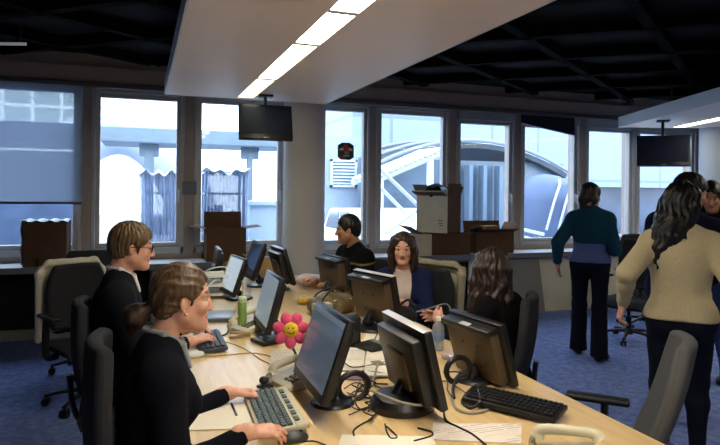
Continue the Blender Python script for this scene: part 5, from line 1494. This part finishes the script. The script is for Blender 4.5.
p = atz(263, 276, DZ); t = carton('tan open carton on the far end of the desk', (p.x, p.y, DZ + .001), 8, .26, .2, .17, mat('cardboard_tan', (186, 158, 112), .85, .15, var=.06, scale=9), (None, None, 50, 50), .07)
lump('blue_cloth', 'small dark blue crumpled cloth in front of the tan carton', 'cloth', atz(261, 285, DZ) + V((0, 0, .035)), (.045, .05, .035), mat('cap_navy', (30, 34, 62), .8, .2), 12, .003)
# green bottle
p = atz(242, 330, DZ); t = thing('drink_bottle', 'slim green bottle with a pale cap and a straw', 'bottle', (p.x, p.y, DZ + .001))
m = MB(); m.lathe([(0, .0), (.024, 0), (.0275, .01), (.0275, .17), (.0275, .172)], seg=28); m.build('bottle_body', mat('bottle_green', (116, 158, 74), .3, .5, rgb2=(150, 182, 98), scale=9, var=.1, stretch=(.3, .3, 1)), t)
m = MB(); m.lathe([(.028, .17), (.028, .195), (.02, .205), (0, .207)], seg=28); m.build('cap', mat('cap_pale', (196, 214, 168), .4, .4), t)
m = MB(); m.tube([(.0, 0, .2), (.004, .0, .27), (-.002, .01, .3)], .006, 8, 4); m.build('straw', mat('straw_tan', (206, 184, 132), .5), t)
# water bottle
p = atz(438, 350, DZ); t = thing('water_bottle', 'clear plastic water bottle with a blue label beside the bronze-backed monitor', 'bottle', (p.x, p.y, DZ + .001))
m = MB(); m.lathe([(0, 0), (.028, .0), (.032, .008), (.031, .03), (.033, .036), (.031, .045), (.032, .1), (.033, .115), (.028, .135), (.013, .155), (.012, .165)], seg=32)
m.build('bottle_body', sheer_mat('bottle_clear', (206, 216, 224), .62, .5), t)
m = MB(); m.lathe([(.0335, .055), (.0338, .06), (.0338, .09), (.0335, .095)], seg=32); m.build('label_band', mat('label_blue', (120, 146, 190), .4, .4), t)
m = MB(); m.lathe([(.0145, .16), (.0145, .178), (.012, .182), (0, .182)], seg=20); m.build('cap', mat('cap_white', (226, 226, 222), .4, .4), t)
m = MB(); m.lathe([(0, .002), (.0295, .003), (.0295, .1), (0, .1)], seg=28); m.build('water', sheer_mat('water_fill', (190, 204, 214), .7, .5), t)
# small things
p = atz(453, 360, DZ); m = MB(); m.box((0, 0, .014), (.07, .1, .026), .005, rotm('Z', 20)); o = m.build('tissue_packet', mat('packet_pink', (206, 188, 200), .6, .3)); o.location = (p.x, p.y, DZ + .001); tag(o, 'small pale pink packet next to the water bottle', 'packet')
a, b = atz(231.5, 403.5, DZ + .007), atz(236.5, 415, DZ + .007); t = thing('pen', 'dark blue pen lying on the blank sheet', 'pen', (a + b) / 2); o_ = (a + b) / 2
m = MB(); m.cyl(a - o_, (b - a) * .2, .0042, seg=12); m.build('barrel', mat('pen_navy', (44, 48, 84), .35, .5), t)
m = MB(); m.cyl((b - a) * .2, b - o_, .0048, seg=12); m.cyl((b - a) * .2 + V((0, 0, .006)), (b - a) * .4 + V((0, 0, .006)), .0012, seg=6); m.build('cap', mat('pen_grey', (120, 122, 140), .3, .5), t)
p = atz(240, 338, DZ); t = thing('stapler', 'tan stapler between the slate keyboard and the flat black gadget', 'stapler', (p.x, p.y, DZ + .001), R(8))
m = MB(); m.box((0, 0, .007), (.12, .03, .012), .004); m.build('foot', mat('stapler_tan', (150, 128, 92), .5), t)
m = MB(); m.box((0, 0, .028), (.12, .022, .014), .005, rotm('Y', 7)); m.build('arm', mat('stapler_tan', (150, 128, 92), .5), t)
# pink flower of plush with a smiling yellow middle, on a bendy stem
fc = atd(291, 330, 2.72); base = atz(299, 372, DZ)
base = V((fc.x + .03, fc.y + .05, DZ + .001))
t = thing('plush_flower', 'pink plush flower with a smiling yellow centre standing beside the nearest monitor', 'toy flower', base)
toc = (CAMP - fc).normalized(); sx = V((0, 0, 1)).cross(toc).normalized(); sy = toc.cross(sx).normalized()
pink = mat('plush_pink', (226, 84, 128), .95, .15, var=.12, scale=90, bump=.3, sheen=.3); yel = mat('plush_yellow', (222, 188, 58), .95, .15, var=.1, scale=90, bump=.3)
for k in range(7):
    a = 2 * PI * k / 7 + .2; d = sx * math.cos(a) + sy * math.sin(a); n = toc.cross(d)
    vq = solid([ell(fc + d * .05 - base, (d, n, toc), (.034, .0265, .018), .01)], .004)
    mesh_obj('petal', vq, pink, t, (0, 0, 0))
mesh_obj('flower_centre', solid([ell(fc - base + toc * .008, (sx, sy, toc), (.036, .036, .022), .01)], .004), yel, t, (0, 0, 0))
fcl = fc - base
def onface(a, b): return fcl + sx * a + sy * b + toc * (.008 + .0225 * math.sqrt(max(0, 1 - (a * a + b * b) / .036 ** 2)))
ink = mat('plush_ink', (52, 40, 30), .8)
m = MB()
for q in (-1, 1): m.ball(onface(q * .011, .008), .0035, 10)
m.tube([onface(.02 * math.sin(R(q)), .004 - .02 * math.cos(R(q))) for q in range(-60, 61, 20)], .0018, 6, 3); m.build('smile', ink, t)
m = MB(); m.tube([fcl - toc * .012, fcl - toc * .03 + V((0, 0, -.06)), V((.01, .01, .09)), V((0, 0, .012))], .006, 8, 8); m.build('stem', mat('stem_green', (86, 132, 62), .7), t)
m = MB(); m.lathe([(0, .014), (.03, .012), (.036, 0), (0, 0)], seg=24); m.build('foot', mat('stem_green', (86, 132, 62), .7), t)
# handbag with two straps
p = atz(338, 313, DZ); t = thing('handbag', 'slumped brown handbag with long straps lying among the cables', 'handbag', (p.x - .03, p.y + .02, DZ + .001), R(20))
bagm = mat('bag_leather', (92, 72, 50), .45, .45, rgb2=(128, 116, 88), scale=14, bump=.5)
mesh_obj('bag_body', solid([ell((0, 0, .06), ((1, 0, 0), (0, 1, 0), (0, 0, 1)), (.19, .12, .085), .03), ell((-.1, .02, .05), ((1, 0, 0), (0, 1, 0), (0, 0, 1)), (.1, .1, .07), .03)], .0075, 0, [half((0, 0, .003), (0, 0, 1))], folds(.01, 45, 21, (1, 1, 1))), bagm, t, (0, 0, 0), relax=1)
for y, hgt in ((-.05, .2), (.05, .17)):
    m = MB(); m.tube([(-.15, y, .06), (-.13, y - .03, .14), (-.02, y - .03, hgt), (.1, y - .01, .16), (.16, y, .06)], .011, 8, 8, flat=.5); m.build('strap', mat('strap_brown', (62, 46, 34), .5, .4), t)
m = MB()
for x in (-.06, .08): m.ball((x, -.1, .1), (.016, .01, .012), 12)
m.build('buckle', mat('buckle_metal', (190, 180, 150), .25, .5, 1.0), t)
lump('dark_bag', 'dark soft bag lying behind the glare-topped monitor', 'bag', atz(392, 330, DZ) + V((.06, .12, .065)), (.16, .13, .066), mat('bag_black', (26, 24, 26), .6, .3, var=.2, scale=30), 31, .008)
lump('plastic_bag', 'pale pink rolled plastic bag on the desk before the pillar', 'bag', atz(309, 286, DZ) + V((0, 0, .055)), (.13, .07, .055), mat('plastic_pink', (212, 196, 200), .35, .5, var=.06, scale=20), 14, .008)
lump('sweets_bag', 'small yellow bag of sweets left of the slumped handbag', 'bag', atz(303, 304, DZ) + V((0, 0, .03)), (.05, .05, .03), mat('foil_yellow', (206, 168, 72), .4, .5, var=.25, scale=40), 17, .004)
t = thing('paper_bag', 'small white and green patterned paper bag in front of the slumped handbag', 'bag', atz(322, 318, DZ) + V((0, 0, .001)), R(12))
m = MB(); m.box((0, 0, .05), (.13, .07, .1), .008); m.build('bag_body', mat('bag_pattern', (214, 210, 186), .6, .3, rgb2=(132, 150, 104), scale=22), t)
# white marker and headset pieces near the man in stripes
p = atz(346, 287, DZ); t = thing('desk_microphone', 'short pale desk microphone beside the monitor of the man in the striped shirt', 'microphone', (p.x + .05, p.y - .1, DZ + .001))
m = MB(); m.cyl((0, 0, 0), (0, 0, .02), .035, seg=20); m.cyl((0, 0, .02), (0, 0, .13), .006, seg=10); m.build('stand', kb_b, t)
m = MB(); m.ball((0, 0, .14), (.016, .016, .024), 16); m.build('head', mat('mic_pale', (186, 186, 184), .5), t)

# ------------------------------------------------------------------ cables on the desk
cab = mat('cable_black', (20, 20, 22), .5, .4); cab_g = mat('cable_grey', (150, 146, 132), .5, .4); cab_w = mat('cable_tan', (178, 150, 112), .5, .4)
def cable(label, pts, mt=None, r=.0035, group=None, lift=None):
    P = []
    for i, q in enumerate(pts):
        z = DZ + r + .0008 + (q[2] if len(q) > 2 else 0)
        P.append(atz(q[0], q[1], z))
    P = crom(P, 9)
    for v in P: v.z = max(v.z, DZ + r + .0008)
    m = MB(); m.tube(P, r, 7, 0); o = m.build('cable', mt or cab)
    return tag(o, label, 'cable', group)
cable('thin pale cable running from the white mouse towards the grey telephone', [(199, 357), (225, 355), (252, 353), (270, 356), (280, 362)], cab_w, .0028)
cable('thin tan cable curving across the bare desk in front of the slate keyboard', [(214, 339), (236, 345), (250, 352), (262, 360), (276, 366)], cab_w, .0022)
G = 'black cables tangled round the monitor stands'
cable('black cable looping left of the round monitor base', [(388, 384), (366, 384), (357, 392), (356, 404), (364, 410), (372, 402)], None, .0032)
cable('black cable running from the round monitor base to the nearest keyboard monitor', [(372, 398), (358, 397), (346, 397), (338, 404)], None, .0035)
cable('black cable hanging in a hook at the front of the round monitor base', [(372, 419), (362, 424), (354, 430), (354, 436)], None, .003)
cable('black cable with a loop in front of the round monitor base', [(385, 424), (387, 432), (391, 438), (397, 437), (391, 430), (386, 426)], None, .003)
cable('thick black cable swinging forward over the printed form', [(443, 406), (446, 420), (458, 427), (472, 434), (486, 445)], None, .0042)
cable('black cable curling below the glare-topped monitor to the right', [(418, 428), (426, 430), (432, 432), (431, 436), (414, 441)], None, .0035)
cable('grey cable bowed over the round monitor base', [(370, 390, .05), (384, 396, .07), (400, 402, .07), (418, 405, .06), (432, 404, .03)], cab_g, .005)
cable('black cable dropping from the dark soft bag to the magazine', [(388, 320), (384, 334), (378, 342), (372, 347)], None, .0035)
cable('black cable bending round the back of the calculator', [(382, 330), (380, 342), (386, 350), (396, 352), (392, 360), (390, 362)], None, .0032)
cable('black cable drawn across both open magazines', [(345, 363, .012), (352, 367, .014), (366, 366, .014), (384, 362, .014), (398, 358, .006)], None, .003)
cable('black cable from the booklet to the glare-topped monitor', [(342, 371, .012), (362, 371, .012), (376, 372, .014), (390, 374, .01), (404, 372)], None, .0028)
cable('black cable arching beside the open magazines', [(398, 352), (404, 364), (404, 376), (398, 384), (396, 392)], None, .003)
cable('grey plug lead standing among the magazines', [(372, 386), (374, 378, .014), (376, 370, .016), (378, 364, .016)], cab_g, .005)
cable('grey cable curled in front of the bronze-backed monitor', [(455, 386), (452, 397), (456, 408), (470, 413), (484, 411), (494, 404)], cab_g, .0055)
cable('dark thick cable arched beside the bronze-backed monitor', [(468, 374, .06), (458, 378, .05), (453, 388, .02), (454, 398)], None, .007)
cable('black loop of cable under the bronze-backed monitor', [(476, 385, .05), (468, 392, .03), (462, 402), (470, 408), (480, 402, .02), (478, 390, .05)], None, .006)
cable('thin black cable crossing behind the bronze-backed monitor', [(443, 372), (458, 372), (466, 376), (474, 380)], None, .003)
cable('black cable snaking left of the nearest monitor base', [(352, 385), (362, 390), (370, 396), (380, 410), (372, 416)], None, .0028)
cable('black cable pair end lying right of the small mouse', [(300, 442), (314, 441), (328, 446)], None, .0022)
cable('brown cable round the glare-topped monitor leading to the magazines', [(405, 392), (396, 378), (402, 372), (412, 371)], None, .0028)
cable('black cable winding behind the magazines to the dark speaker', [(358, 350), (366, 347), (374, 340), (378, 330), (376, 320)], None, .0032)
cable('white cable arching over the letter tray', [(203, 306), (206, 290, .12), (216, 280, .14), (226, 284, .08)], mat('cable_white', (220, 220, 222), .45), .006)
cable('black lead in front of the notebook', [(206, 330), (214, 336), (226, 334), (232, 326), (246, 334)], None, .005)
cable('grey cable bundle in front of the woman with auburn hair', [(392, 303, .06), (410, 312, .04), (430, 308, .05), (446, 304, .05), (452, 312)], cab_g, .006)
cable('black cable arched behind the dark monitor of the woman in navy', [(394, 322, .02), (400, 306, .1), (408, 300, .13), (414, 306, .1), (416, 320)], None, .008)

# the finer tangle of leads between the monitor stands
def tangle(label, seed, x0, y0, x1, y1, n=9, r=.0026):
    rd = random.Random(seed); pts = []
    for k in range(n):
        q = k / (n - 1)
        pts.append((x0 + (x1 - x0) * q + rd.uniform(-9, 9), y0 + (y1 - y0) * q + rd.uniform(-7, 7), .005 + .012 * rd.random() * (0 < k < n - 1)))
    cable(label, pts, None, r)
tangle('looping black lead just right of the nearest monitor base', 3, 352, 392, 380, 420, 9)
tangle('black lead wandering from the nearest monitor base to the magazines', 8, 346, 400, 372, 384, 8)
tangle('black lead coiled under the left side of the round monitor base', 14, 356, 412, 384, 402, 8)
tangle('black lead curling between the booklet and the round monitor base', 21, 350, 386, 392, 390, 8)
tangle('black lead straggling between the two big monitors on the right', 30, 440, 384, 468, 396, 7)
tangle('black lead twisting beside the dark soft bag', 37, 376, 344, 402, 328, 7)
